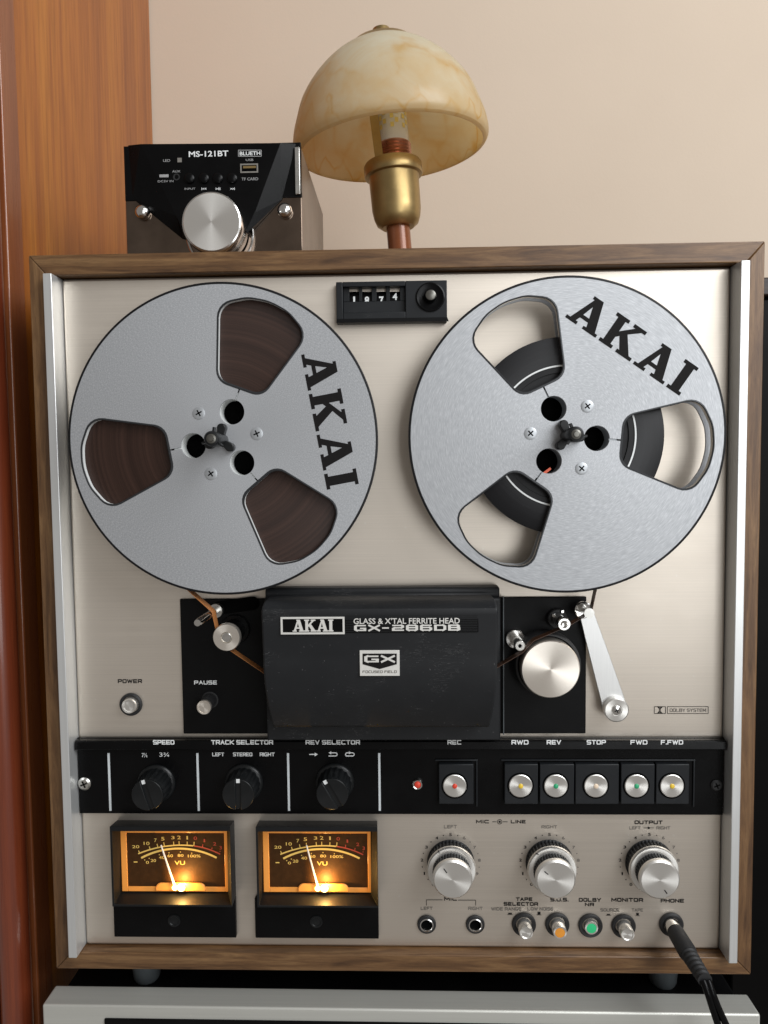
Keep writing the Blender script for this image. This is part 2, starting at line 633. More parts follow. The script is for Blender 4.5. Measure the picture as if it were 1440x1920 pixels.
K['tape'] = plain('lit_brown_tape', (.46, .185, .06), 0, .35, .1, 90)  # same brown tape, with light shining through put into the colour
K['tape_dark'] = plain('dark_brown_tape', (.085, .040, .022), 0, .32, .1, 90)
K['red_leader'] = plain('red_leader_tape', (.75, .12, .05), 0, .4)
K['hubwhite'] = plain('pale_hub_plastic', (.80, .82, .81), 0, .35, .05)
K['hubdark'] = plain('dark_hub', (.008, .008, .009), 0, .45, Specular__IOR__Level=.25)
K['amber'] = None
m = NT('amber_lens_plastic')
m.set((.80, .33, .07), 0, .25)
m.b.inputs['Emission Color'].default_value = (1, .34, .05, 1)
m.b.inputs['Emission Strength'].default_value = .12
K['amber'] = m.m
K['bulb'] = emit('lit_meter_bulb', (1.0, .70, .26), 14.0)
K['dial'] = plain('dark_dial_card', (.050, .023, .008), 0, .6, .15, 300, Specular__IOR__Level=.1)
K['scale_y'] = emit('glowing_yellow_scale', (.95, .58, .12), .15, (.62, .44, .12))  # scale print given a faint glow of its own, nothing shines from behind
K['scale_r'] = emit('glowing_red_scale', (.8, .10, .03), .08, (.4, .05, .03))
K['needle'] = plain('white_needle', (.85, .83, .78), 0, .4)
K['red'] = plain('red_dot', (.72, .06, .03), 0, .35)
K['yellow'] = plain('yellow_dot', (.80, .55, .05), 0, .35)
K['green'] = plain('green_dot', (.03, .38, .17), 0, .35)
K['peach'] = plain('peach_dot', (.82, .66, .50), 0, .35)
K['greenlit'] = emit('green_indicator_lens', (.03, .50, .18), .12, (.03, .5, .2))
K['orangelit'] = plain('orange_indicator_lens', (.75, .30, .04), 0, .3)
K['brass'] = plain('antique_brass', (.40, .285, .125), .9, .38, .12, 80)
K['copper'] = plain('brown_lacquered_tube', (.20, .062, .022), .1, .22, .12, 60)
K['bulbglass'] = plain('frosted_bulb', (.70, .70, .68), 0, .25, .05)
K['led'] = plain('led_chip_yellow', (.80, .66, .22), 0, .4)
K['rust'] = plain('copper_thread', (.55, .26, .16), .9, .3)
K['mirror'] = plain('smoked_mirror_panel', (.17, .128, .10), .95, .08, .35, 25)
K['ampside'] = plain('brown_grey_side', (.22, .165, .125), .2, .35, .08, 30)
K['blackcab'] = dusty_black('black_lacquered_cabinet', (.0022, .002, .002), .4, (.05, .04, .03), .1, 900, False, .08)

# frosted, amber-veined glass of the lamp shade
m = NT('marbled_lamp_glass')
tc = m.n('TexCoord')
sep = m.n('SeparateXYZ')
m.l(tc.outputs['Object'], sep.inputs[0])
zz = sep.outputs[2]
ang = m.math('ARCTAN2', sep.outputs[1], sep.outputs[0])
vec = m.coords((1, 1, 1))
cl = m.noise(vec, 17, 5, .6, 2.2)
low = m.math('SUBTRACT', .62, m.math('MULTIPLY', zz, 8.5))      # more amber glass near the rim of the piece
amt = m.math('MULTIPLY', m.math('SUBTRACT', m.math('ADD', cl, low), .62), 1.1)
cloud = m.ramp(amt, [(.25, (0, 0, 0)), (.85, (.62, .62, .62))])


def vein(z0, amp, freq, width, ph):
    wob = m.math('MULTIPLY', m.math('SUBTRACT', m.noise(vec, 22, 3), .5), .075)
    tri = m.math('PINGPONG', m.math('ADD', m.math('MULTIPLY', ang, freq), m.math('ADD', m.math('MULTIPLY', m.noise(vec, 9, 2), 3), ph)), 1.0)
    line = m.math('ADD', m.math('ADD', z0, m.math('MULTIPLY', tri, amp)), wob)
    d = m.math('ABSOLUTE', m.math('SUBTRACT', zz, line))
    return m.ramp(d, [(0.0, (.55, .55, .55)), (width * 1.5, (0, 0, 0))])


v1 = vein(-.033, .014, 7.0, .0019, 0.3)
v2 = vein(-.012, .020, 1.6, .0040, 1.1)
patch = m.ramp(m.noise(vec, 26, 2), [(.40, (.25, .25, .25)), (.58, (1, 1, 1))])
fac = m.mix(1.0, m.mix(1.0, m.mix(1.0, v1, v2, 'ADD'), patch, 'MULTIPLY'), cloud, 'ADD')
colr = m.mix(m.mix(1.0, fac, (.85, .85, .85), 'MULTIPLY'), (.90, .87, .74), (.78, .53, .17))
m.set(colr, 0, .30)
tr = m.n('BsdfTranslucent')
m.l(colr, tr.inputs['Color'])
mx = m.n('MixShader')
mx.inputs[0].default_value = .60
m.l(m.b.outputs[0], mx.inputs[1])
m.l(tr.outputs[0], mx.inputs[2])
m.l(mx.outputs[0], m.out.inputs['Surface'])
K['shade'] = m.m

# ------------------------------------------------------------------ setting
WALL_Y = .33
w = MB().box(-1.6, 1.6, WALL_Y, WALL_Y + .05, -.9, 1.4).build('wall', K['wall'], smooth=0)
w['kind'] = 'structure'

# wardrobe on the left: side panel running back to the wall, front stile and rounded corner bead
wx = -.250
yf = .075
wd = empty('wardrobe', (wx - .06, .2, -.55), 'glossy orange-brown wooden wardrobe side standing left of the tape deck', 'wardrobe')
MB().box(wx - .020, wx, .0535, WALL_Y - .002, -.55, .75).build('side_panel', K['wardrobe'], wd, .0008)
MB().box(wx - .022, wx + .0010, .0330, .0530, -.55, .75).build('front_stile', K['wardrobe_stile'], wd, .0012)
MB().tube([(wx - .0085, .0227, -.55), (wx - .0085, .0227, .75)], .0098, 32).build('corner_bead', K['wardrobe_red'], wd)
MB().box(wx - .30, wx - .0225, .0165, .0325, -.55, .75).build('door', K['wardrobe_red'], wd, .001)

# dark cabinet at the right edge
pc = at(1437, 521, .05)
cb = empty('dark_cabinet', (.34, .15, -.55), 'black lacquered cabinet just visible to the right of the deck', 'cabinet')
MB().box(.226, .46, .052, .29, -.55, pc.z - .012).build('body', K['blackcab'], cb, .002)
MB().box(.224, .462, .048, .292, pc.z - .0115, pc.z).build('top_board', K['darkwood'], cb, .001)

# ------------------------------------------------------------------ tape deck
W0, W1, Z0, Z1 = -.2161, .2123, -.2157, .2220
YW, YS = -.007, -.013
T = .0105
deck = empty('reel_to_reel_tape_deck', ((W0 + W1) / 2, .11, Z0 - .024), 'silver reel-to-reel tape deck in a walnut case with two glowing amber meters', 'tape deck')
ix0, ix1, iz0, iz1 = W0 + T, W1 - T, Z0 + .0108, Z1 - .0118
DEP = .225
g = .0001
MB().prism([(W0, Z1), (ix0, iz1), (ix1, iz1), (W1, Z1)], YW, DEP).build('case_board', K['walnut_h'], deck, .0006)
MB().prism([(ix0, iz0), (W0, Z0), (W1, Z0), (ix1, iz0)], YW, DEP).build('case_board', K['walnut_h'], deck, .0006)
MB().prism([(W0, Z1 - g), (W0, Z0 + g), (ix0 - g, iz0), (ix0 - g, iz1)], YW, DEP).build('case_board', K['walnut_v'], deck, .0006)
MB().prism([(ix1 + g, iz1), (ix1 + g, iz0), (W1, Z0 + g), (W1, Z1 - g)], YW, DEP).build('case_board', K['walnut_v'], deck, .0006)
MB().box(ix0 + .001, ix1 - .001, DEP - .006, DEP - .001, iz0 + .001, iz1 - .001).build('back_panel', K['black'], deck)
sw = .0055
px0, px1 = ix0 + sw + .0003, ix1 - sw - .0003
MB().box(px0, px1, 0, .003, iz0 + .0004, iz1 - .0006).build('face_panel', K['panel'], deck, .0016, segs=3)
MB().box(ix0 + .0004, ix0 + sw, YS, .002, iz0 + .0003, iz1 - .0003).build('side_strip', K['strip'], deck, .0004)
MB().box(ix1 - sw, ix1 - .0004, YS, .002, iz0 + .0003, iz1 - .0003).build('side_strip', K['strip'], deck, .0004)
for u in (287, 1232):
    c = at(u, 1840, .03)
    MB().lathe((c.x, .0195, Z0 - .024), [(0, 0), (.0075, 0), (.0085, .002), (.0105, .0238), (0, .0238)], 32, 'Z').build('foot', K['foot'], deck)


def cyl(name, c, prof, mat, parent, seg=40, teeth=None):
    return MB().lathe(c, prof, seg, 'Y', teeth).build(name, mat, parent)


def phillips(c, r, mat, parent, name='screw', dome=.0008, rot=.4):
    """screw head with a recessed-looking cross; c is on the surface"""
    h = cyl(name, c, [(r, 0), (r, -dome * .5), (r * .75, -dome), (0, -dome * 1.05)], mat, parent, 28)
    mb = MB()
    for a in (rot, rot + pi / 2):
        d = Vector((cos(a), sin(a))) * r * .55
        mb.bar((c[0] - d.x, c[2] - d.y), (c[0] + d.x, c[2] + d.y), r * .22, c[1] - dome * 1.12)
    mb.build('cross_slot', K['void'], h, smooth=0)
    return h


K['tip'] = plain('dull_metal_tip', (.16, .155, .14), .8, .35)
# ---- tape counter
A, B = at(631, 606, -.006), at(838, 525, -.006)
ctr = MB()
# housing with a window recess: frame built from four bars and a floor
wl, wr = at(643, 586, -.006), at(760, 536, -.006)
ctr.box(A.x, wl.x, -.006, 0, A.z, B.z)
ctr.box(wr.x, B.x, -.006, 0, A.z, B.z)
ctr.box(wl.x, wr.x, -.006, 0, A.z, wl.z)
ctr.box(wl.x, wr.x, -.006, 0, wr.z, B.z)
counter = ctr.build('tape_counter', K['key'], deck, .0004)
MB().prism([(A.x, A.z), (B.x + .0008, A.z), (B.x, A.z + .0022), (A.x + .0002, A.z + .0022)], -.0072, -.0061).build('bottom_lip', K['black'], counter)
dw = [(655, 673), (679, 697), (706, 724), (731, 750)]
yb = -.0028
win = MB()
zt, zb = at(0, 547, yb).z, at(0, 577, yb).z
edges_u = [at(643, 560, yb).x + .0001] + [at(u, 560, yb).x for p in dw for u in p] + [at(761, 560, yb).x - .0001]
wz0, wz1 = wl.z + .0001, wr.z - .0001
win.box(wl.x + .0001, wr.x - .0001, yb, -.0004, zt, wz1)
win.box(wl.x + .0001, wr.x - .0001, yb, -.0004, wz0, zb)
for i in range(0, len(edges_u), 2):
    win.box(edges_u[i] if i else wl.x + .0001, edges_u[i + 1] if i + 2 < len(edges_u) else wr.x - .0001, yb, -.0004, zb + .00001, zt - .00001)
win.build('window_mask', K['key'], counter, .0002)
for (u0, u1), dg in zip(dw, ['1', '8', '7', '45']):
    a, b = at(u0, 577, -.0018), at(u1, 547, -.0018)
    xm = (a.x + b.x) / 2
    h = MB()
    hz = (a.z + b.z) / 2
    n = 10
    vs, fs = [], []
    for i in range(n + 1):
        t = -1 + 2 * i / n
        y = -.0016 + .0012 * t * t
        z = hz + t * .0050
        vs += [(a.x, y, z), (b.x, y, z)]
    for i in range(n):
        fs.append((2 * i, 2 * i + 1, 2 * i + 3, 2 * i + 2))
    wh = h.add(vs, fs).build('digit_wheel', K['gloss'], counter)
    hh = .0049
    if len(dg) == 1:
        text_w(dg, xm, hz - .0004, .0011 if dg == '1' else .0027, hh * .95, -.00175, K['white'], counter, .03, 'numeral')
    else:
        text_w('4', xm, hz + .0019, .0027, hh * .85, -.00175, K['white'], counter, .03, 'numeral')
        text_w('Γ', xm, hz - .0035, .0025, .0022, -.00165, K['white'], counter, .03, 'numeral')
cc = at(807, 557, -.0065)
cyl('reset_dish', (cc.x, -.0061, cc.z), [(.0085, 0), (.0085, -.0006), (.0078, -.0009), (.0062, -.0004), (.0048, -.0002), (0, -.0002)], K['gloss'], counter)
rb = cyl('reset_button', (cc.x, -.0061, cc.z), [(.0036, 0), (.0036, -.0050), (.0031, -.0058), (.0022, -.0060)], K['gloss'], counter)
cyl('button_cap', (cc.x, -.0118, cc.z), [(.0030, 0), (.0029, -.0004), (.0026, -.0006), (0, -.0007)], K['tip'], counter)

# ---- head block
hx0, hx1, hz0, hz1 = -.1333, .1129, -.0677, .0161
MB().box(hx0, hx1, -.0022, -.0002, hz0, hz1).build('head_plate', K['black'], deck, .0005)
c0, c1 = at(503, 1180, -.0022), at(918, 1180, -.0022)
# housing standing behind the cover
hbx0, hbx1 = at(497, 1115, -.012).x, at(937, 1115, -.012).x
hbt = at(700, 1104, -.012).z
hb = MB()
prof = [(-.0023, hbt + .0005), (-.0105, hbt + .0005), (-.012, hbt - .001), (-.012, hbt - .0040), (-.0135, hbt - .0050), (-.0150, hbt - .0058), (-.0150, hz0 + .0005), (-.0023, hz0 + .0005)]


def yz_extrude(prof, x0, x1, taper=None):
    """profile in (y, z) pulled along x; taper(y, z) -> inset of both ends"""
    n = len(prof)
    vs = []
    for x, sgn in ((x0, 1), (x1, -1)):
        for y, z in prof:
            ins = taper(y, z) if taper else 0
            vs.append((x + sgn * ins, y, z))
    fs = [tuple(range(n)), tuple(range(2 * n - 1, n - 1, -1))]
    for i in range(n):
        j = (i + 1) % n
        fs.append((i, j, j + n, i + n))
    return vs, fs


vs, fs = yz_extrude(prof, hbx0, hbx1)
MB().add(vs, fs).build('head_housing', K['cover'], deck, .0010)
# the cover: a curved apron that falls back towards its lower edge
FY = -.040
zt = at(700, 1143, FY).z
ztb = at(700, 1128, -.030).z
zl = at(700, 1366, -.029).z
prof = [(-.0152, ztb + .0012), (-.028, ztb + .0012), (-.0325, ztb + .0008), (-.0375, zt + .0016), (FY + .0006, zt + .0003), (FY, zt - .0012)]
zmid = at(700, 1235, FY).z
for i in range(1, 15):
    t = i / 14
    prof.append((FY + .0018 * t, (zt - .0012) * (1 - t) + zmid * t))
n = 16
for i in range(1, n + 1):
    t = i / n
    prof.append((FY + .0018 + .0095 * t ** 2.2, zmid * (1 - t) + (zl + .001) * t))
prof += [(-.0260, zl - .0002), (-.0152, zl)]
cx0 = at(490, 1180, FY).x
cx1 = at(934, 1180, FY).x
vs, fs = yz_extrude(prof, cx0, cx1, lambda y, z: .0012 * max(0, 1 - abs(y) / .04) + .0030 * (max(0, (zmid - z)) / (zmid - zl)) ** 2)
cover = MB().add(vs, fs).build('head_cover', K['cover'], deck, .0012, 30, 3)


def cover_y(z):
    """front surface of the cover at height z"""
    if z >= zmid:
        return FY + .0018 * (zt - .0012 - z) / (zt - .0012 - zmid)
    return FY + .0018 + .0095 * ((zmid - z) / (zmid - zl)) ** 2.2


yv = cover_y(at(700, 1190, FY).z) - .0004
# nameplate: recessed black strip, silver frame, letters
a, b = at(527, 1187, yv), at(897, 1152, yv)
MB().box(a.x, b.x, yv - .0002, yv + .003, a.z, b.z).build('nameplate', K['gloss'], cover, .0002)
z0, z1 = a.z, b.z
for i in range(10):
    zz_ = z0 + (z1 - z0) * (i + .7) / 10.4
    MB().box(at(648, 1170, yv).x, b.x - .0006, yv - .00045, yv - .0001, zz_, zz_ + (z1 - z0) * .042).build('fine_rib', K['bezel'], cover)
fa, fb = at(527, 1189, yv), at(646, 1156, yv)
fr = MB()
t_ = .00105
fr.box(fa.x, fb.x, yv - .0008, yv, fa.z, fa.z + t_).box(fa.x, fb.x, yv - .0008, yv, fb.z - t_, fb.z)
fr.box(fa.x, fa.x + t_, yv - .0008, yv, fa.z + t_, fb.z - t_).box(fb.x - t_, fb.x, yv - .0008, yv, fa.z + t_, fb.z - t_)
fr.build('nameplate_frame', K['silverprint'], cover)
sv, sf = slab_word('AKAI', .02)
la, lb = at(549, 1184, yv), at(625, 1161, yv)
put_glyphs(sv, sf, (la.x + lb.x) / 2, (la.z + lb.z) / 2, lb.x - la.x, lb.z - la.z, yv, K['silverprint'], cover, 'lettering', .0007, 0)
text('GLASS & X\'TAL FERRITE HEAD', 663, 1158, 862, 1170, yv - .0005, K['silverprint'], cover, .012, depth=.0003)
etext('GX-286DB', 664, 1170.8, 863, 1183, yv - .0005, K['silverprint'], cover, .21, .46, .0003, .62)
yv2 = cover_y(at(700, 1240, FY).z) - .0006
a, b = at(675, 1267, yv2), at(749, 1219, yv2)
badge = MB().box(a.x, b.x, yv2 - .0004, yv2 + .003, a.z, b.z).build('badge', K['silverprint'], cover, .0001)


def L(u, v, y):
    p = at(u, v, y)
    return (p.x, p.z)


MB().plate([L(680, 1225, yv2), L(680, 1245, yv2), L(712, 1254, yv2), L(744, 1245, yv2), L(744, 1225, yv2)], yv2 - .00055).build('badge_shield', K['blackprint'], cover, smooth=0)
etext('GX', 683, 1229, 741, 1242, yv2 - .0007, K['silverprint'], cover, .22, .46)
etext('FOCUSED FIELD', 680, 1257, 744, 1262, yv2 - .00055, K['greyprint'], cover, .18)
# grey strip standing for the edge highlight next to the cover
a, b = at(941, 1374, -.0024), at(944, 1117, -.0024)
MB().box(b.x - .0006, b.x, -.0050, -.0023, hz0 + .0004, b.z).build('edge_highlight', K['foot'], deck)

# ---- tape guides, rollers and tension arm
pin0, pin1 = at(408, 1143, -.003), at(370, 1168, -.040)
gp = MB().tube([pin0, pin0.lerp(pin1, .12)], .0042, 24).build('guide_pin', K['steel'], deck)
MB().tube([pin0.lerp(pin1, .12), pin0.lerp(pin1, .3), pin0.lerp(pin1, .93), pin1], [.0024, .0024, .0023, .0019], 24).build('pin_shaft', K['chrome'], gp)
# slot in the plate in which the pin travels
sl = MB()
pts = []
for i in range(15):
    a = pi / 2 + pi * i / 14
    pts.append((at(412, 1140, -.0024).x + .0042 * cos(a), at(412, 1140, -.0024).z + .0042 * sin(a)))
for i in range(15):
    a = -pi / 2 + pi * i / 14
    pts.append((at(474, 1131, -.0024).x + .0042 * cos(a), at(474, 1131, -.0024).z + .0042 * sin(a)))
sl.plate(pts, -.0024).build('pin_slot', K['void'], deck, smooth=0)

rc = at(424, 1196, -.027)
ro = cyl('tape_roller', (rc.x, -.0022, rc.z), [(.0090, 0), (.0090, -.0030), (.0086, -.0034), (.0066, -.0036), (.0066, -.0225)], K['gloss'], deck)
cyl('roller_cap', (rc.x, -.0245, rc.z), [(.0066, .002), (.0080, .0018), (.0080, -.0014), (.0076, -.0020), (.0034, -.0020), (.0030, -.0012), (0, -.0012)], K['spun_warm'], ro, 48)
cyl('roller_screw', (rc.x, -.0256, rc.z), [(.0029, .0002), (.0029, -.0006), (.0026, -.0009), (0, -.0009)], K['steel'], ro)

pa = at(382, 1327, -.016)
pb = cyl('pause_button', (pa.x + .0002, -.0022, pa.z + .0004), [(.0052, 0), (.0052, -.0006), (.0044, -.0007), (.0044, -.0120)], K['rubber'], deck)
cyl('button_cap', (pa.x, -.0140, pa.z), [(.0043, .0020), (.0043, -.0016), (.0040, -.0020), (.0034, -.0019), (.0032, -.0015), (0, -.0015)], K['spun_warm'], pb)
etext('PAUSE', 364, 1276, 407, 1283.5, -.0024, K['white'], deck, .22)

# right: big roller (drive), two guides, arm
bc = at(1033, 1256, -.022)
br = cyl('drive_roller', (bc.x, -.0022, bc.z), [(.0195, 0), (.0195, -.0100), (.0188, -.0110), (.0178, -.0112)], K['rubber'], deck, 72)
cyl('roller_face', (bc.x, -.0150, bc.z), [(.0170, .0040), (.0170, -.0054), (.0164, -.0062), (0, -.0064)], K['spun_warm'], br, 72)
gc = at(966, 1198, -.004)
ge = at(975, 1211, -.026)
gg = cyl('tape_guide', (gc.x, -.0022, gc.z), [(.0058, 0), (.0058, -.0026), (.0054, -.0030), (.0038, -.0030), (.0036, -.0018), (0, -.0018)], K['chrome'], deck)
MB().tube([(gc.x, -.004, gc.z), (ge.x, -.016, ge.z)], .0030, 20).build('guide_shaft', K['steel'], gg)
cyl('guide_end', (ge.x, -.0160, ge.z), [(.0025, .002), (.0025, -.0064), (.0030, -.0066), (.0030, -.0098), (.0026, -.0102), (.0011, -.0102), (.0010, -.0085), (0, -.0085)], K['steel'], gg)
cyl('guide_bore', (ge.x, -.0262, ge.z), [(.0010, .0004), (.0010, -.0002), (0, -.0002)], K['void'], gg)
ic = at(1046, 1161, -.006)
ie = at(1058, 1170.5, -.026)
ig = cyl('idler_guide', (ic.x, -.0022, ic.z), [(.0060, 0), (.0060, -.0034), (.0055, -.0040), (.0040, -.0040), (.0040, -.0050), (0, -.0050)], K['rubber'], deck)
MB().tube([(ic.x, -.006, ic.z), (ie.x, -.020, ie.z)], .0034, 20).build('guide_shaft', K['steel'], ig)
cyl('guide_end', (ie.x, -.0200, ie.z), [(.0034, .001), (.0037, -.0040), (.0037, -.0056), (.0033, -.0062), (.0022, -.0062), (.0018, -.0048), (.0009, -.0044), (0, -.0044)], K['chrome'], ig)
for du, dv in ((-9, -8), (8, -15), (-3, 6)):
    q = at(1046 + du, 1161 + dv, -.006)
    MB().box(q.x - .0009, q.x + .0009, -.0075, -.0058, q.z - .0009, q.z + .0009).build('guide_lug', K['chrome'], ig, .0002)
# tension arm
ya = -.0075
arm_pts = [L(1086, 1150, ya), L(1108, 1240, ya), L(1128, 1318, ya)]
pv = at(1153, 1328, ya)
for i in range(13):
    a = pi * (1.08 + 1.0 * i / 12)
    arm_pts.append((pv.x + .0073 * cos(a), pv.z + .0073 * sin(a)))
arm_pts += [L(1168, 1300, ya), L(1140, 1220, ya), L(1114, 1149, ya), L(1109, 1141, ya), L(1098, 1138, ya), L(1089, 1142, ya)]
arm = MB().prism(arm_pts, ya, ya + .0014).build('tension_arm', K['arm'], deck, .0003)
cyl('arm_spacer', (pv.x, -.0001, pv.z), [(.0062, 0), (.0062, ya + .0016)], K['rubber'], arm)
cyl('pivot_washer', (pv.x, ya - .0001, pv.z), [(.0073, 0), (.0073, -.0030), (.0066, -.0036), (.0034, -.0036), (.0030, -.0032), (0, -.0032)], K['spun'], arm, 56)
phillips((pv.x, ya - .0034, pv.z), .0027, K['chrome'], deck)
q0, q1 = at(1093, 1143, ya - .001), at(1105, 1150, -.028)
MB().lathe((q0.x, ya - .0002, q0.z), [(.0050, 0), (.0050, -.0022), (.0044, -.0026), (.0030, -.0024), (0, -.0022)], 32).build('arm_roller', K['chrome'], arm)
MB().tube([(q0.x, ya - .002, q0.z), q0.lerp(q1, .3), q0.lerp(q1, .85), q1], [.0022, .0022, .0022, .0029], 20).build('arm_pin', K['steel'], arm)

# ---- power button
pw = at(243, 1323, -.003)
ring = cyl('power_button', (pw.x, -.0001, pw.z), [(.0070, 0), (.0070, -.0012), (.0062, -.0018), (.0050, -.0010), (.0050, -.0002)], K['rubber'], deck)
cyl('button_cap', (pw.x, -.0001, pw.z), [(.0046, 0), (.0046, -.0040), (.0042, -.0046), (.0034, -.0044), (.0030, -.0038), (0, -.0038)], K['spun'], ring)
etext('POWER', 221, 1273.5, 266, 1281, -.00025, K['blackprint'], deck, .22)

# noise-reduction emblem on the right
db = MB()
ye = -.00025


def outline(mb, u0, v0, u1, v1, w, y):
    p = [L(u0, v0, y), L(u1, v0, y), L(u1, v1, y), L(u0, v1, y)]
    for i in range(4):
        mb.bar(p[i], p[(i + 1) % 4], w, y - .00001 * (i % 2))


outline(db, 1227, 1325, 1248, 1338, .00030, ye)
outline(db, 1251.5, 1325, 1328, 1338, .00028, ye)
for s in (-1, 1):
    cx = 1237.5
    pts = [L(cx, 1325.5, ye)]
    n = 10
    crv = []
    for i in range(n + 1):
        t = -1 + 2 * i / n
        crv.append(L(cx + s * (1.2 + 4.5 * t * t), 1331.5 + 6.2 * t, ye))
    pts = [L(cx + s * .5, 1325.4, ye)] + crv + [L(cx + s * .5, 1337.6, ye)]
    db.plate(pts if s < 0 else pts[::-1], ye - .00002)
db.build('printed_emblem', K['blackprint'], deck, smooth=0)
etext('DOLBY SYSTEM', 1256, 1328.5, 1324, 1335, ye, K['greyprint'], deck, .16)

# ---- black control strip
b0, b1, bz0, bz1 = -.2044, .1997, -.1179, -.0700
b0 = px0 + .0003
b1 = px1 - .0003
yc = -.0030
ctl = MB().box(b0, b1, yc, -.0001, bz0, bz1).build('control_strip', K['gloss'], deck, .0004)
zst = at(700, 1407, -.0075).z
vs, fs = yz_extrude([(yc - .0001, bz1 - .0003), (-.0060, bz1 - .0004), (-.0068, bz1 - .0012), (-.0072, zst + .0004), (-.0068, zst), (yc - .0001, zst)], b0 + .0002, b1 - .0002)
MB().add(vs, fs).build('upper_ledge', K['gloss'], ctl, .0003)
yl = -.00745
for s, u0, u1 in (('SPEED', 287, 327), ('TRACK SELECTOR', 396, 512), ('REV SELECTOR', 573, 675), ('REC', 839, 865), ('RWD', 959, 991), ('REV', 1025, 1052), ('STOP', 1100, 1136), ('FWD', 1182, 1214), ('F.FWD', 1239, 1281)):
    etext(s, u0, 1387.5, u1, 1396, yl, K['white'], ctl, .22)
yp = yc - .0002
for s, u0, u1 in (('LEFT', 398, 420), ('STEREO', 437, 473), ('RIGHT', 487, 515)):
    etext(s, u0, 1411, u1, 1418, yp, K['white'], ctl, .2)
text('7½', 266, 1412, 276, 1420, yp, K['white'], ctl, .01)
text('3¾', 299, 1411, 317, 1419, yp, K['white'], ctl, .01)
ar = MB()
z = at(590, 1414.5, yp)
ar.bar(L(580, 1414.5, yp), L(592, 1414.5, yp), .0006, yp)
ar.plate([L(590, 1411, yp), L(590, 1418, yp), L(596, 1414.5, yp)], yp - .00002)
# return arrow
for c, closed in ((624, 0), (656, 1)):
    ar.bar(L(c - 7, 1411.5, yp), L(c + 5, 1411.5, yp), .0006, yp)
    ar.bar(L(c - 8, 1417.5, yp), L(c + 5, 1417.5, yp), .0006, yp)
    for s in ((1,) if not closed else (1, -1)):
        prev = None
        for i in range(7):
            a = -pi / 2 + pi * i / 6
            q = L(c + s * (5 + 3.2 * cos(a)), 1414.5 - 3.0 * sin(a), yp)
            if prev:
                ar.bar(prev, q, .0006, yp - .00003)
            prev = q
    if closed:
        ar.plate([L(c - 2, 1408.5, yp), L(c - 2, 1414, yp), L(c + 4, 1411.5, yp)], yp - .00004)
    else:
        ar.plate([L(c - 8, 1411.5, yp), L(c - 3, 1414.5, yp), L(c - 3, 1408.5, yp)], yp - .00004)
ar.build('arrow_symbols', K['white'], ctl, smooth=0)
for ut, ub in ((203.5, 205.5), (370, 371.5), (540, 541), (711, 711)):
    a, b = at(ut, 1412, yp), at(ub, 1520, yp)
    MB().box(a.x - .00065, a.x + .00065, yc - .0004, yc, b.z, a.z).build('divider_line', K['offwhite'], ctl)
c = at(158, 1470, -.004)
phillips((c.x, yc - .00005, c.z), .0040, K['steel'], deck, dome=.0018)
c = at(1344, 1473, -.004)
phillips((c.x, yc - .00005, c.z), .0034, K['rubber'], deck, dome=.0014)


def selector(u, v, rot):
    """black fluted selector knob with a grooved face; rot = tilt of the pointer"""
    c = at(u, v, yc)
    base = cyl('selector_knob', (c.x, yc - .0001, c.z),
               [(.0118, 0), (.0118, -.0012), (.0112, -.0020), (.0108, -.0022), (.0104, -.0024), (.0097, -.0150), (.0093, -.0158), (0, -.0160)],
               K['knobblack'], deck, 72, (4, 6, .0005))
    y1 = yc - .0162
    hw = .0016
    for s in (-1, 1):
        pts = []
        r = .0094
        a0 = math.asin(hw / r)
        for i in range(19):
            a = (-pi / 2 + a0) + (pi - 2 * a0) * i / 18
            pts.append((r * cos(a), r * sin(a)))
        P = []
        for x, z in pts:
            x *= s
            xr = x * cos(rot) - z * sin(rot)
            zr = x * sin(rot) + z * cos(rot)
            P.append((c.x + xr, c.z + zr))
        if s < 0:
            P = P[::-1]
        MB().prism(P, y1 - .0012, y1 + .0006).build('grip_half', K['knobblack'], base, .0003)
    d = Vector((-sin(rot), cos(rot)))
    mb = MB()
    mb.bar((c.x + d.x * .0068, c.z + d.y * .0068), (c.x + d.x * .0092, c.z + d.y * .0092), .0022, y1 - .0004)
    mb.build('pointer_dot', K['white'], base, smooth=0)


selector(294, 1468, R(17))
selector(458, 1467, R(0))
selector(628, 1466, R(30))

# record and transport keys
for nm, u0, u1, uc, dot in (('REC', 823, 888, 852.5, 'red'), ('RWD', 946, 1009, 976, 'yellow'), ('REV', 1012, 1077, 1042, 'green'), ('STOP', 1078.5, 1161, 1117, 'peach'), ('FWD', 1164, 1228, 1193, 'green'), ('FFWD', 1229.5, 1293, 1259.5, 'yellow')):
    yk = yc - .0036
    a, b = at(u0, 1508, yk), at(u1, 1433, yk)
    key = MB().box(a.x, b.x, yk, yc - .0001, a.z, b.z).build('transport_key', K['key'], deck, .0005)
    c = at(uc, 1473, yk)
    cyl('key_ring', (c.x, yk - .00005, c.z), [(.0080, 0), (.0079, -.0003), (.0074, -.0003), (.0072, 0)], K['void'], key, 48)
    cyl('key_disc', (c.x, yk - .00005, c.z), [(.0070, 0), (.0070, -.0006), (.0066, -.0009), (0, -.0007)], K['spun'], key, 56)
    cyl('colour_dot', (c.x, yk - .0008, c.z), [(.0015, 0), (.0014, -.0004), (.0008, -.0007), (0, -.0008)], K[dot], key, 20)
for u0, u1 in ((823, 892), (946, 1299)):
    a, b = at(u0 - 3, 1511, yc), at(u1, 1426, yc)
    fr = MB()
    fr.box(a.x - .0012, b.x + .0012, yc - .0012, yc - .0001, b.z, b.z + .0010)
    fr.box(b.x, b.x + .0010, yc - .0011, yc - .0001, a.z, b.z - .0001)
    fr.build('key_surround', K['key'], ctl, .0003)
c = at(783, 1472, yc - .002)
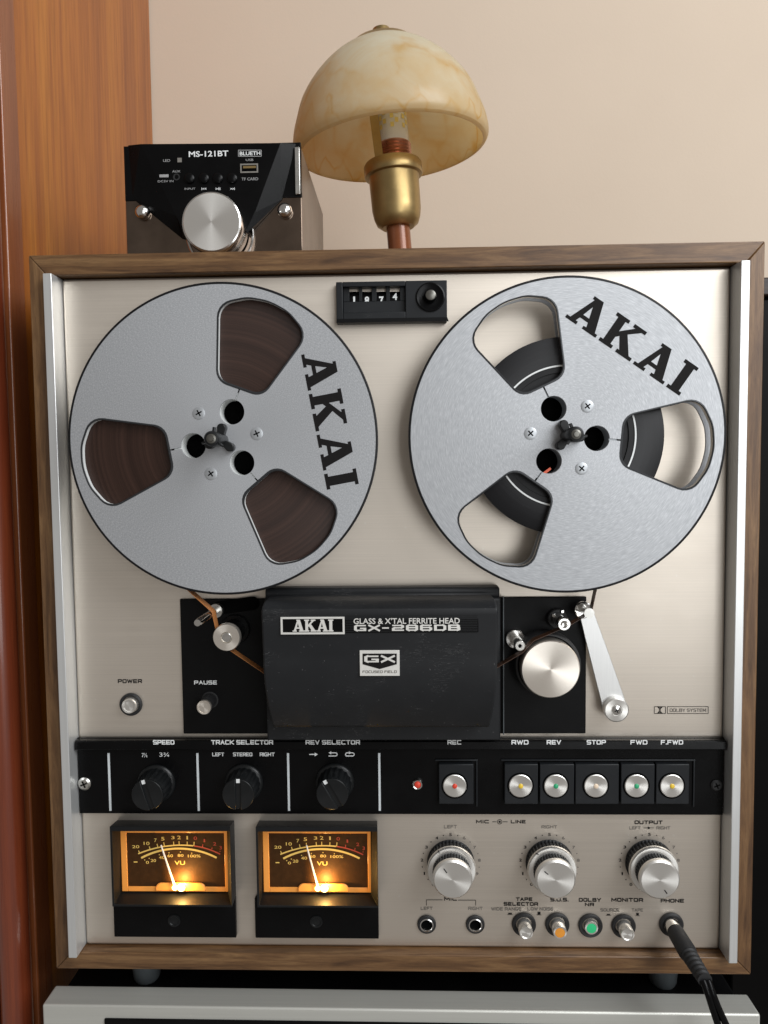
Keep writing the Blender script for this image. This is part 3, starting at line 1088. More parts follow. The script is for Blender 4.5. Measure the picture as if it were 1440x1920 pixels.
led = cyl('record_lamp', (c.x, yc - .0001, c.z), [(.0033, 0), (.0033, -.0012), (.0028, -.0018), (.0022, -.0016), (.0020, -.001)], K['chrome'], deck, 32)
cyl('lamp_lens', (c.x, yc - .001, c.z), [(.0021, 0), (.0018, -.0010), (.0008, -.0014), (0, -.0015)], K['red'], led, 24)

# ---- VU meters
DX = .0887


def zp(X, Y):
    return 190 + X / 5.3333, 1530 + Y / 5.3333


def meter(dx, needle_tip):
    def q(X, Y, y):
        p = at(*zp(X, Y), y)
        return (p.x + dx, p.z)
    yF, yD = -.0135, -.0012
    Fo = [q(85, 106, yF), q(1294, 106, yF), q(1303, 912, yF), q(122, 912, yF)]
    Fo = [(Fo[3][0] * .5 + Fo[0][0] * .5, Fo[0][1]), (Fo[1][0], Fo[1][1]), (Fo[1][0], Fo[2][1]), (Fo[3][0] * .5 + Fo[0][0] * .5, Fo[2][1])]
    op = [q(112, 152, yF), q(1292, 152, yF), q(1292, 892, yF), q(130, 892, yF)]
    op = [(op[0][0], op[0][1]), (op[1][0], op[1][1]), (op[1][0], op[2][1]), (op[0][0], op[2][1])]
    inn = [q(205, 118, yD), q(1272, 118, yD), q(1272, 758, yD), q(205, 758, yD)]
    e = .0006
    tb_ = q(1336, 44, -.0001)
    Bo = [(Fo[0][0] - e, tb_[1]), (tb_[0], tb_[1]), (tb_[0], Fo[2][1] - .0002), (Fo[3][0] - e, Fo[3][1] - .0002)]
    vs = [(x, yF, z) for x, z in Fo] + [(x, -.0001, z) for x, z in Bo] + [(x, yF, z) for x, z in op] + [(x, yD, z) for x, z in inn]
    fs = []
    for i in range(4):
        j = (i + 1) % 4
        fs += [(i, j, j + 4, i + 4), (i, i + 8, j + 8, j), (i + 8, i + 12, j + 12, j + 8)]
    fs.append((4, 5, 6, 7))
    M = MB().add(vs, fs).build('vu_meter', K['bezel'], deck, .0003)
    # lower plate with adjusting screw
    a, b = q(135, 1210, -.003), q(1348, 918, -.003)
    MB().box(a[0], b[0], -.0030, -.0001, a[1], Bo[2][1] - .0003).build('lower_plate', K['gloss'], M, .0004)
    s = q(735, 1045, -.003)
    hole = cyl('adjusting_screw', (s[0], -.0030, s[1]), [(.0040, 0), (.0038, -.0006), (.0030, -.0006), (.0026, -.0001), (0, -.0001)], K['knobblack'], M, 32)
    # dial card
    d0, d1 = q(240, 735, yD), q(1250, 135, yD)
    MB().box(inn[3][0] + .0002, inn[1][0] - .0002, yD - .0003, yD + .0010, inn[3][1] + .0002, inn[0][1] - .0002).build('dial_card', K['dial'], M)
    yf_ = yD - .0012
    f0, f1 = q(208, 758, yf_), q(1268, 150, yf_)
    i0, i1 = q(272, 706, yf_), q(1232, 172, yf_)
    z1o = inn[0][1] - .0003
    fr = MB()
    fr.box(f0[0] + .0004, i0[0], yf_, yD - .0004, f0[1] + .0003, z1o)
    fr.box(i1[0], f1[0] - .0003, yf_, yD - .0004, f0[1] + .0003, z1o)
    fr.box(i0[0] + .00001, i1[0] - .00001, yf_, yD - .0004, f0[1] + .0003, i0[1])
    fr.box(i0[0] + .00001, i1[0] - .00001, yf_, yD - .0004, i1[1], z1o)
    fr.build('amber_frame', K['amber'], M, .0003)
    # printed scale
    yp_ = yD - .0005
    # arcs: circle through three points of the photo
    def circ(p0, p1, p2):
        ax, ay, bx, by, cx, cy = *p0, *p1, *p2
        d = 2 * (ax * (by - cy) + bx * (cy - ay) + cx * (ay - by))
        ux = ((ax ** 2 + ay ** 2) * (by - cy) + (bx ** 2 + by ** 2) * (cy - ay) + (cx ** 2 + cy ** 2) * (ay - by)) / d
        uy = ((ax ** 2 + ay ** 2) * (cx - bx) + (bx ** 2 + by ** 2) * (ax - cx) + (cx ** 2 + cy ** 2) * (bx - ax)) / d
        return ux, uy, sqrt((ax - ux) ** 2 + (ay - uy) ** 2)
    def arc(mb, p0, p1, p2, w, y, n=24):
        cx, cz, r = circ(p0, p1, p2)
        a0, a1 = atan2(p0[1] - cz, p0[0] - cx), atan2(p2[1] - cz, p2[0] - cx)
        for i in range(n):
            u, v = a0 + (a1 - a0) * i / n, a0 + (a1 - a0) * (i + 1) / n
            mb.plate([(cx + (r - w / 2) * cos(u), cz + (r - w / 2) * sin(u)), (cx + (r - w / 2) * cos(v), cz + (r - w / 2) * sin(v)),
                      (cx + (r + w / 2) * cos(v), cz + (r + w / 2) * sin(v)), (cx + (r + w / 2) * cos(u), cz + (r + w / 2) * sin(u))], y)
        return cx, cz, r
    ys, rs = MB(), MB()
    g_ = lambda X, Y: q(X, Y, yp_)
    cx, cz, r = arc(ys, g_(375, 378), g_(655, 302), g_(925, 298), .00085, yp_)
    arc(rs, g_(930, 299), g_(1070, 330), g_(1195, 382), .0007, yp_)
    arc(ys, g_(405, 420), g_(770, 325), g_(1160, 418), .00125, yp_ - .00002)
    for X, Y in ((378, 345), (485, 305), (563, 278), (630, 263), (728, 256), (783, 252), (865, 256), (935, 258)):
        p = g_(X, Y)
        d = Vector((p[0] - cx, p[1] - cz)).normalized()
        ys.bar((cx + d.x * r, cz + d.y * r), p, .0005, yp_ - .00001)
    for X, Y in ((1022, 282), (1115, 315), (1195, 350)):
        p = g_(X, Y)
        d = Vector((p[0] - cx, p[1] - cz)).normalized()
        rs.bar((cx + d.x * r, cz + d.y * r), p, .0005, yp_ - .00001)
    def num(mb, s, X0, Y0, X1, Y1, bold=.01):
        a, b = g_(X0, Y1), g_(X1, Y0)
        text_w(s, (a[0] + b[0]) / 2, (a[1] + b[1]) / 2, b[0] - a[0], b[1] - a[1], yp_, None, None, bold, mb=mb)
    for s, X0, Y0, X1, Y1 in (('20', 315, 292, 385, 322), ('10', 430, 258, 488, 290), ('7', 535, 225, 560, 260), ('5', 605, 210, 637, 245), ('3', 705, 200, 738, 232), ('2', 765, 197, 800, 232), ('1', 858, 200, 872, 235),
                              ('0', 452, 450, 482, 478), ('20', 500, 430, 553, 460), ('40', 582, 400, 640, 430), ('60', 668, 383, 722, 412), ('80', 770, 380, 828, 408), ('100%', 872, 386, 998, 414), ('VU', 738, 448, 842, 488)):
        num(ys, s, X0, Y0, X1, Y1)
    for s, X0, Y0, X1, Y1 in (('0', 930, 205, 962, 240), ('1', 1030, 230, 1044, 262), ('2', 1125, 262, 1155, 295), ('3', 1188, 300, 1210, 335)):
        num(rs, s, X0, Y0, X1, Y1, .006)
    for X, Y in ((440, 440), (485, 424), (586, 388), (683, 368), (797, 360), (910, 372)):
        p = g_(X, Y)
        ys.bar((p[0] - .0003, p[1]), (p[0] + .0003, p[1]), .0006, yp_)
    ys.bar(g_(330, 460), g_(368, 460), .0007, yp_)
    ys.build('yellow_scale', K['scale_y'], M, smooth=0)
    rs.build('red_scale', K['scale_r'], M, smooth=0)
    # lamp hump, bulb, needle
    h0, h1 = q(548, 762, -.0040), q(1045, 676, -.0040)
    pts = []
    rr = (h1[1] - h0[1]) * .62
    for i in range(9):
        a = pi / 2 * i / 8
        pts.append((h1[0] - rr + rr * cos(a), h1[1] - rr + rr * sin(a)))
    for i in range(9):
        a = pi / 2 + pi / 2 * i / 8
        pts.append((h0[0] + rr + rr * cos(a), h1[1] - rr + rr * sin(a)))
    pts += [(h0[0], h0[1] + .0006), (h1[0], h0[1] + .0006)]
    MB().prism(pts, -.0040, yf_ - .0001).build('lamp_hood', K['amber'], M, .0005)
    bb = q(805, 716, -.0048)
    MB().lathe((bb[0], -.0048, bb[1]), [(0, -.0014), (.0012, -.0012), (.0022, -.0004), (.0024, 0), (.0018, .0008), (0, .0009)], 24).build('bulb', K['bulb'], M)
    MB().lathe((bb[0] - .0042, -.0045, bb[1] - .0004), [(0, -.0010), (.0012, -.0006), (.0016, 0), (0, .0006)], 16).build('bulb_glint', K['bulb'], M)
    t, b_ = q(*needle_tip, yD - .0022), q(738, 700, yD - .0036)
    MB().tube([(b_[0], yD - .0036, b_[1]), (t[0], yD - .0022, t[1])], [.00072, .00046], 8).build('needle', K['needle'], M)
    ld = bpy.data.lights.new('meter_lamp', 'POINT')
    ld.energy = .062
    ld.color = (1, .56, .16)
    ld.shadow_soft_size = .0015
    lo = bpy.data.objects.new('meter_lamp', ld)
    COL.objects.link(lo)
    place(lo, (bb[0] + .0006, -.0064, bb[1] + .0028), M)


meter(-.0004, (603, 290))
meter(DX, (628, 286))

# ---- level knobs


def dual_knob(u, v, tick_ring, tick_cap, faint):
    c = at(u, v, 0)
    k = cyl('level_knob', (c.x, -.0001, c.z), [(.0146, 0), (.0146, -.0006), (.0144, -.0010), (.0144, -.0078), (.0138, -.0080)], K['key'], deck, 160, (2, 3, .0007))
    cyl('outer_ring', (c.x, -.0080, c.z), [(.0140, 0), (.0149, -.0002), (.0149, -.0012), (.0142, -.0022), (.0118, -.0026), (.0110, -.0026)], K['spun'], k, 72)
    cyl('inner_grip', (c.x, -.0104, c.z), [(.0116, 0), (.0116, -.0058), (.0110, -.0060)], K['key'], k, 160, (0, 1, .0006))
    cyl('cap', (c.x, -.0163, c.z), [(.0110, 0), (.0118, -.0002), (.0118, -.0026), (.0108, -.0036), (0, -.0037)], K['spun'], k, 72)
    a, b = L(*tick_cap[0], -.0201), L(*tick_cap[1], -.0201)
    MB().bar(a, b, .0006, -.02010).build('cap_mark', K['blackprint'], k, smooth=0)
    if tick_ring:
        a, b = L(*tick_ring[0], -.0107), L(*tick_ring[1], -.0107)
        MB().bar(a, b, .0005, -.01072).build('ring_mark', K['blackprint'], k, smooth=0)
    dial, fd = MB(), MB()
    rn = .0178
    for i in range(21):
        a = R(232 - 284 * i / 20)
        x, z = c.x + rn * cos(a), c.z + rn * sin(a)
        tgt = fd if 11 < i < 19 else dial
        if i % 2:
            tgt.lathe((x, -.00022, z), [(.00035, 0), (0, -.00002)], 8)
        else:
            s = str(i // 2)
            text_w(s, x, z, .0008 if s == '1' else (.0025 if len(s) == 2 else .0017), .0018, -.00024, None, None, .01, mb=tgt)
    dial.build('dial_numbers', K['blackprint'], k, smooth=0)
    fd.build('faded_dial_numbers', K['greyprint'], k, smooth=0)


dual_knob(845, 1617, ((821, 1594), (824, 1600)), ((832, 1629), (838, 1637)), 0)
dual_knob(1030, 1617, ((1004, 1599), (1010, 1603)), ((1021, 1634), (1028, 1640)), 0)
dual_knob(1217, 1617, None, ((1246, 1669), (1251, 1676)), 0)
yt = -.00025
for s, u0, v0, u1, v1, m_, b_ in (
        ('MIC', 893, 1538, 917, 1543.5, 'blackprint', .02), ('LINE', 958, 1538, 986, 1543.5, 'blackprint', .02),
        ('LEFT', 832.5, 1547.5, 856.5, 1553, 'greyprint', 0), ('RIGHT', 1015.5, 1548, 1044.5, 1553, 'greyprint', 0),
        ('OUTPUT', 1190, 1539, 1242.5, 1545, 'blackprint', .012), ('LEFT', 1180, 1550, 1201, 1555, 'greyprint', 0), ('RIGHT', 1231, 1550, 1257, 1555, 'greyprint', 0),
        ('MIC', 833, 1682.5, 857, 1688.5, 'blackprint', .02), ('LEFT', 789, 1701, 811, 1706, 'greyprint', 0), ('RIGHT', 878, 1701, 905, 1706, 'greyprint', 0),
        ('TAPE', 967.5, 1683.5, 998.5, 1689, 'blackprint', .02), ('SELECTOR', 944.5, 1692.5, 1009, 1698, 'blackprint', .02),
        ('WIDE RANGE', 921, 1702, 978, 1707, 'greyprint', 0), ('LOW NOISE', 989, 1702, 1038, 1707, 'greyprint', 0),
        ('S.U.S.', 1032, 1684, 1066, 1690, 'blackprint', .015), ('DOLBY', 1085.5, 1684.5, 1127, 1690.5, 'blackprint', .015), ('NR', 1097, 1693.5, 1114, 1699, 'blackprint', .015),
        ('MONITOR', 1146.5, 1684.5, 1206, 1690.5, 'blackprint', .015), ('SOURCE', 1126, 1704, 1161, 1709, 'greyprint', 0), ('TAPE', 1184.5, 1704, 1206, 1709, 'greyprint', 0),
        ('PHONE', 1239, 1686, 1283, 1692, 'blackprint', .02)):
    etext(s, u0, v0 - .3, u1, v1 + .3, yt, K[m_], deck, .22 if b_ else .17)
pr = MB()
pr.bar(L(923, 1541, yt), L(931, 1541, yt), .0003, yt)
pr.bar(L(943, 1541, yt), L(952, 1541, yt), .0003, yt)
cq = at(937, 1541, yt)
for i in range(20):
    a, b = 2 * pi * i / 20, 2 * pi * (i + 1) / 20
    pr.bar((cq.x + .0014 * cos(a), cq.z + .0014 * sin(a)), (cq.x + .0014 * cos(b), cq.z + .0014 * sin(b)), .0003, yt)
pr.lathe((cq.x, yt, cq.z), [(.0007, 0), (0, -.00001)], 14)
pr.bar(L(1207, 1552.5, yt), L(1226, 1552.5, yt), .00025, yt)
cq = at(1216.5, 1552.5, yt)
pr.lathe((cq.x, yt, cq.z), [(.0007, 0), (0, -.00001)], 14)
for p0, p1 in (((799.5, 1698), (799.5, 1687.5)), ((799.5, 1687.5), (830, 1687.5)), ((859, 1688), (892, 1688)), ((892, 1688), (892, 1698))):
    pr.bar(L(*p0, yt), L(*p1, yt), .0003, yt)
for u0, v0, u1, v1 in ((953, 1712, 960, 1714.5), (1008, 1710, 1013.5, 1715), (1138, 1714, 1144, 1716), (1193, 1712, 1198, 1716.5)):
    p = [L(u0, v1, yt), L(u1, v1, yt), L(u1, v0, yt), L(u0, v0, yt)]
    pr.plate(p, yt)
    pr.bar(L(u0 - 2, v1 + .8, yt), L(u1 + 2, v1 + .8, yt), .0002, yt - .00001)
pr.build('printed_symbols', K['blackprint'], deck, smooth=0)

# jacks and push buttons
for u in (800, 891):
    c = at(u, 1732, 0)
    j = cyl('microphone_jack', (c.x, -.0001, c.z), [(.0058, 0), (.0058, -.0010), (.0052, -.0014), (.0042, -.0012)], K['rubber'], deck, 40)
    cyl('jack_bush', (c.x, -.0001, c.z), [(.0044, 0), (.0042, -.0018), (.0036, -.0020), (.0031, -.0012), (.0030, .0010)], K['chrome'], j, 40)
    cyl('jack_hole', (c.x, -.0003, c.z), [(.0031, 0), (0, 0)], K['void'], j, 24)
for u, v, h, lens in ((982, 1732, .0095, None), (1044.5, 1732, .0090, 'orangelit'), (1106.5, 1734, .0035, 'greenlit'), (1168.5, 1735, .0095, None)):
    c = at(u, v, 0)
    j = cyl('push_button', (c.x, -.0001, c.z), [(.0074, 0), (.0074, -.0012), (.0068, -.0018), (.0050, -.0012), (.0048, -.0002)], K['rubber'], deck, 44)
    if lens:
        cyl('plunger', (c.x, -.0001, c.z), [(.0042, 0), (.0042, -h + .0006), (.0039, -h), (.0031, -h), (.0030, -h + .0004)], K['spun'], j, 40)
        cyl('lens', (c.x, -h + .0003, c.z), [(.0031, .0004), (.0030, -.0003), (0, -.0006)], K[lens], j, 32)
    else:
        cyl('plunger', (c.x, -.0001, c.z), [(.0042, 0), (.0042, -h + .0006), (.0039, -h), (.0034, -h), (.0029, -h + .0005), (0, -h + .0005)], K['spun'], j, 40)
c = at(1258, 1732, 0)
cyl('headphone_socket', (c.x, -.0001, c.z), [(.0074, 0), (.0074, -.0012), (.0066, -.0020), (.0048, -.0016), (.0046, -.0002)], K['rubber'], deck, 44)

# ---- reel tables (part of the deck)
RL, RR = Vector((-.0993, 0, .1114)), Vector((.0957, 0, .1114))
YR = -.0248
for c, tip_uv, sgn in ((RL, (401, 824), 1), (RR, (1071, 819), -1)):
    tb = cyl('reel_table', (c.x, -.0001, c.z), [(.0250, 0), (.0250, -.0105), (.0240, -.0112), (0, -.0112)], K['void'], deck, 48)
    hub = cyl('spindle', (c.x, -.0113, c.z), [(.0036, 0), (.0036, -.0290), (.0042, -.0294), (.0042, -.0370), (.0037, -.0378), (.0028, -.0380), (.0027, -.0372)], K['knobblack'], deck, 32)
    cyl('spindle_tip', (c.x, -.0484, c.z), [(.0027, .0004), (.0026, -.0008), (.0016, -.0011), (.0014, -.0016), (0, -.0017)], K['tip'], hub, 24)
    for k in range(3):
        a = R(82 if sgn > 0 else 112) + k * 2 * pi / 3
        d = Vector((cos(a), 0, sin(a)))
        e = Vector((-sin(a), 0, cos(a)))
        o = Vector((c.x, YR - .0006, c.z))
        # rounded lobe
        lobe = [o + d * .0028 + e * .0018, o + d * .0028 - e * .0018]
        pts = []
        for i in range(9):
            t = -pi / 2 + pi * i / 8
            pts.append(o + d * (.0068 + .0025 * cos(t)) + e * (.0025 * sin(t)))
        P = [(p.x, p.z) for p in [lobe[1]] + pts + [lobe[0]]]
        MB().prism(P, YR - .0060, YR - .0006).build('locking_lobe', K['knobblack'], hub, .0005)
        # small fin near the tip
        P = [(p.x, p.z) for p in (o + d * .0040 - e * .0005, o + d * .0064 - e * .0005, o + d * .0064 + e * .0005, o + d * .0040 + e * .0005)]
        MB().prism(P, -.0470, -.0430).build('spindle_fin', K['knobblack'], hub)


# ------------------------------------------------------------------ tape reels
def fillet(poly, rad, n=5):
    out = []
    k = len(poly)
    for i in range(k):
        p, a, b = Vector(poly[i]), Vector(poly[i - 1]), Vector(poly[(i + 1) % k])
        r = rad[i]
        da, db_ = (a - p).normalized(), (b - p).normalized()
        ang = da.angle(db_)
        t = r / math.tan(ang / 2)
        s, e = p + da * t, p + db_ * t
        cen = p + (da + db_).normalized() * (r / sin(ang / 2))
        a0 = atan2(s.y - cen.y, s.x - cen.x)
        a1 = atan2(e.y - cen.y, e.x - cen.x)
        while a1 - a0 > pi:
            a1 -= 2 * pi
        while a1 - a0 < -pi:
            a1 += 2 * pi
        for j in range(n + 1):
            w = a0 + (a1 - a0) * j / n
            out.append((cen.x + r * cos(w), cen.y + r * sin(w)))
    return out


def plate_with_holes(mb, c, outer, holes, y0, y1):
    from mathutils.geometry import tessellate_polygon
    loops = [outer] + holes
    pts = [p for l in loops for p in l]
    tri = tessellate_polygon([[Vector((p[0], p[1], 0)) for p in l] for l in loops])
    n = len(pts)
    vs = [(c.x + p[0], y0, c.z + p[1]) for p in pts] + [(c.x + p[0], y1, c.z + p[1]) for p in pts]
    fs = []
    for t in tri:
        a, b, d = [Vector(pts[i]) for i in t]
        if (b - a).cross(d - a) < 0:
            t = (t[0], t[2], t[1])
        fs.append(tuple(t))
        fs.append((t[0] + n, t[2] + n, t[1] + n))
    k = 0
    for l in loops:
        m_ = len(l)
        for i in range(m_):
            j = (i + 1) % m_
            fs.append((k + i, k + i + n, k + j + n, k + j))
        k += m_
    return mb.add(vs, fs)


def rotp(pts, a):
    return [(x * cos(a) - z * sin(a), x * sin(a) + z * cos(a)) for x, z in pts]


def reel(c, phase, label, flange_mat, pack_r, pack_mat, left):
    root = empty('tape_reel', (c.x, YR, c.z - .0889), label, 'tape reel')
    RO = .0884
    outer = [(RO * cos(2 * pi * i / 160), RO * sin(2 * pi * i / 160)) for i in range(160)]
    hole_r, hole_d = .0072, .0170
    holes, lips = [], []
    for k in range(3):
        a = phase + k * 2 * pi / 3
        # window with an arched outer edge, along +x then turned
        poly = [(.0315, -.0135), (.072, -.0265), (.0805, -.012), (.0825, 0), (.0805, .012), (.072, .0265), (.0315, .0135)]
        win_ = fillet(poly, [.0085, .0095, .02, .03, .02, .0095, .0085], 5)
        win_ = win_[::-1] if sum(win_[i - 1][0] * win_[i][1] - win_[i][0] * win_[i - 1][1] for i in range(len(win_))) < 0 else win_
        # start the loop at the middle of the inner edge, then run down the slot and round the bore
        k0 = max(range(len(win_)), key=lambda i: (win_[i][1] < 0, -win_[i][0], win_[i][1]))
        loop = win_[k0:] + win_[:k0]
        sw_ = .00045
        a0 = math.asin(sw_ / hole_r)
        xi = min(p[0] for p in win_)
        loop = [(xi, -sw_)] + loop + [(xi, sw_)]
        for i in range(33):
            w_ = a0 + (2 * pi - 2 * a0) * i / 32
            loop.append((hole_d + hole_r * cos(w_), hole_r * sin(w_)))
        holes.append(rotp(loop, a))
        lips.append(rotp(win_, a))
    ht = .0014
    f = plate_with_holes(MB(), c, outer, holes, YR, YR + ht).build('front_flange', flange_mat, root, .0003, 30, 2)
    mb = MB()
    mb.lathe((c.x, YR, c.z), [(.0884, .0013), (.08895, .0010), (.08895, .0002), (.0880, -.00012), (.0876, -.00006), (.0876, .0002)], 160)
    mb.build('dark_rim', K['hubdark'], f)
    for lp in lips:
        n_ = len(lp)
        cxl = sum(p[0] for p in lp) / n_
        czl = sum(p[1] for p in lp) / n_
        MB().add([(c.x + p[0] + (p[0] - cxl) * k_, y_, c.z + p[1] + (p[1] - czl) * k_) for y_, k_ in ((YR + .0002, -.012), (YR - .00022, .004), (YR - .00012, .034)) for p in lp],
                 [(r_ * n_ + i, r_ * n_ + (i + 1) % n_, (r_ + 1) * n_ + (i + 1) % n_, (r_ + 1) * n_ + i) for r_ in range(2) for i in range(n_)]).build('edge_reflection', K['edge'], f)  # dark ring stands for the dark reflection in the window bevel
        vs_, fs_ = [], []
        for y_, g_ in ((YR + .0009, 0), (YR + .0042, 0), (YR + .0042, .0006), (YR + .0009, .0006)):
            for p in lp:
                d_ = Vector((p[0] - cxl, p[1] - czl)).normalized() * g_
                vs_.append((c.x + p[0] + d_.x, y_, c.z + p[1] + d_.y))
        for r_ in range(4):
            for i in range(n_):
                j = (i + 1) % n_
                r2 = (r_ + 1) % 4
                fs_.append((r_ * n_ + i, r_ * n_ + j, r2 * n_ + j, r2 * n_ + i))
        MB().add(vs_, fs_).build('window_lip', K['hubwhite'] if left else K['steel'], f)
    yb0 = YR + .0106
    plate_with_holes(MB(), c, outer, holes, yb0, yb0 + ht).build('rear_flange', flange_mat, root, 0, 30)
    # hub with three bored holes
    hr = .0285
    ho = [(hr * cos(2 * pi * i / 72), hr * sin(2 * pi * i / 72)) for i in range(72)]
    hh = [rotp([(hole_d + (hole_r - .0001) * cos(2 * pi * i / 32), (hole_r - .0001) * sin(2 * pi * i / 32)) for i in range(32)], phase + k * 2 * pi / 3) for k in range(3)]
    hh.append([(.0044 * cos(2 * pi * i / 24), .0044 * sin(2 * pi * i / 24)) for i in range(24)])
    plate_with_holes(MB(), c, ho, hh, YR + ht + .0001, yb0 - .0001).build('hub', K['hubwhite'] if left else K['reelhub'], root)
    # tape wound on the hub
    y0, y1 = YR + .0043, YR + .0098
    mb = MB()
    if left:
        mb.lathe((c.x, 0, c.z), [(.0290, y0 + .0002), (pack_r - .0008, y0), (pack_r, y0 + .0002), (pack_r, y1), (.0290, y1)], 128)
        mb.build('tape_pack', pack_mat, root)
    else:
        mb.lathe((c.x, 0, c.z), [(.0404, y0), (pack_r - .0004, y0), (pack_r, y0 + .0002), (pack_r, y1), (.0404, y1)], 128)
        mb.build('tape_pack', pack_mat, root)
        MB().lathe((c.x, 0, c.z), [(.0394, y0 + .0001), (.0394, y0 - .0004), (.0403, y0 - .0004), (.0403, y0 + .0001)], 128).build('white_leader_ring', K['white'], root)
        MB().lathe((c.x, 0, c.z), [(.0290, y0 + .0014), (.0360, y0 + .0012), (.0362, y0 + .0002), (.0393, y0 + .0002), (.0393, y1), (.0290, y1)], 128).build('tape_drum', K['hubdark'], root)
    for k in range(3):
        a = phase - pi / 3 + k * 2 * pi / 3
        phillips((c.x + .0202 * cos(a), YR - .00005, c.z + .0202 * sin(a)), .0035, K['reelscrew'], root, 'flange_screw', .0005, a * 2.3)
    # maker's lettering, opposite a window
    a = phase - pi / 3
    sv, sf = slab_word('AKAI', .10)
    cx, cz = c.x + .0628 * cos(a), c.z + .0628 * sin(a)
    put_glyphs(sv, sf, cx, cz, .0775, .0185, YR - .00012, K['blackprint'], f, 'maker_lettering', 0, a - pi / 2)
    return root


K['edge'] = plain('dark_edge_reflection', (.030, .032, .035), .3, .4, .1, 300)  # bevel's dark reflection put into the colour
K['reelscrew'] = plain('reel_screw_aluminium', (.46, .48, .50), .6, .4, .08, 300)
K['reelhub'] = plain('satin_hub_aluminium', (.42, .44, .46), .5, .4, .05)
reel(RL, R(70), 'full reel of brown tape on the left spindle of the deck', K['sanded_reel_aluminium'], .0838, K['brown_tape_pack'], True)
reelR = reel(RR, R(115), 'part-filled reel with black tape on the right spindle', K['motion_streaked_reel_aluminium'], .0560, K['black_tape_pack'], False)
q = at(1008, 893, YR + .004)
q2 = at(1031, 878, YR + .004)
MB().prism([(q.x, q.z), (q.x + .0012, q.z - .0012), (q2.x + .0006, q2.z - .0006), (q2.x, q2.z + .0006)], YR + .0030, YR + .0036).build('red_leader_end', K['red_leader'], reelR)

# ------------------------------------------------------------------ the tape itself, two runs joined behind the head cover
tapeo = empty('magnetic_tape', (0, -.019, -.03), 'thin brown tape threaded from the left reel past the heads to the right reel', 'tape')
ty0, ty1 = YR + .0032, YR + .0096


def ribbon(name, pts, mat, th=.00012, lean=None):
    """flat tape: pts are (x, z); lean gives the sideways shift of the front edge at each point"""
    vs, fs = [], []
    n = len(pts)
    for i, p in enumerate(pts):
        a, b = Vector(pts[max(i - 1, 0)]), Vector(pts[min(i + 1, n - 1)])
        t = (b - a).normalized()
        nn = Vector((-t.y, t.x)) * th
        lx, lz = lean[i] if lean else (0, 0)
        for y, k in ((ty0, .5), (ty1, -.5)):
            vs.append((p[0] + nn.x + lx * k, y, p[1] + nn.y + lz * k))
            vs.append((p[0] - nn.x + lx * k, y, p[1] - nn.y + lz * k))
    for i in range(n - 1):
        o, q_ = 4 * i, 4 * i + 4
        fs += [(o, q_, q_ + 2, o + 2), (o + 1, o + 3, q_ + 3, q_ + 1), (o, o + 1, q_ + 1, q_), (o + 2, q_ + 2, q_ + 3, o + 3)]
    fs += [(0, 2, 3, 1), (4 * n - 4, 4 * n - 3, 4 * n - 1, 4 * n - 2)]
    return MB().add(vs, fs).build(name, mat, tapeo)


ym = (ty0 + ty1) / 2
pg = pin0.lerp(pin1, (ym - pin0.y) / (pin1.y - pin0.y))
gx, gz = pg.x + .0022, pg.z + .0008
A_ = [(RL.x - .0838 * cos(R(66)), RL.z - .0838 * sin(R(66)))]
A_ += [(gx - .0004, gz + .0020), (gx + .0005, gz + .0008), (gx + .0006, gz - .0006)]
A_ += [(rc.x - .0068, rc.z + .0010)]
for i in range(1, 9):
    a = pi + R(55) * i / 8 + R(5)
    A_.append((rc.x + .0068 * cos(a), rc.z + .0068 * sin(a)))
pe = at(500, 1262, ym)
A_.append((pe.x, pe.z))
pd = (pin1 - pin0) * (.0064 / abs(pin1.y - pin0.y))
lean = [(0, 0), (pd.x, pd.z), (pd.x, pd.z), (pd.x, pd.z)] + [(0, 0)] * (len(A_) - 4)
A_.insert(1, (A_[0][0] * .55 + A_[1][0] * .45, A_[0][1] * .55 + A_[1][1] * .45))
lean.insert(1, (pd.x * .75, pd.z * .75))
ribbon('supply_run', A_, K['tape'], lean=lean)
B_ = [L(930, 1250, ym), L(978, 1222, ym), L(1000, 1199, ym), L(1040, 1182, ym), L(1064, 1172, ym), L(1098, 1152, ym), L(1107, 1146, ym), L(1109, 1138, ym), ]
e = .0560
th = R(-38)
B_.append(L(1117, 1100, ym))
B_.append((RR.x + e * cos(th), RR.z + e * sin(th)))
ribbon('takeup_run', B_, K['tape_dark'])

# ------------------------------------------------------------------ headphone lead
hp = at(1258, 1732, -.002)
lead = empty('headphone_lead', (hp.x, -.03, hp.z), 'black headphone plug and twin cable hanging from the socket at lower right', 'cable')
s0 = Vector((c.x, -.0006, c.z))
cp = at(1258, 1733, -.002)
e1 = at(1292, 1790, -.026)
e2 = at(1322, 1838, -.047)
body = [cp, cp.lerp(e1, .25), cp.lerp(e1, .26), cp.lerp(e1, .9), e1]
MB().tube(body, [.0032, .0032, .0050, .0054, .0050], 24).build('plug_body', K['rubber'], lead)
MB().tube([cp, cp.lerp(e1, .22)], [.0043, .0046], 24).build('plug_collar', K['chrome'], lead)
pts, rad = [], []
for i in range(25):
    t = i / 24
    pts.append(e1.lerp(e2, t))
    rad.append((.0048 - .0008 * t) * (1.0 if i % 4 < 2 else .82))
MB().tube(pts, rad, 20).build('strain_relief', K['rubber'], lead)
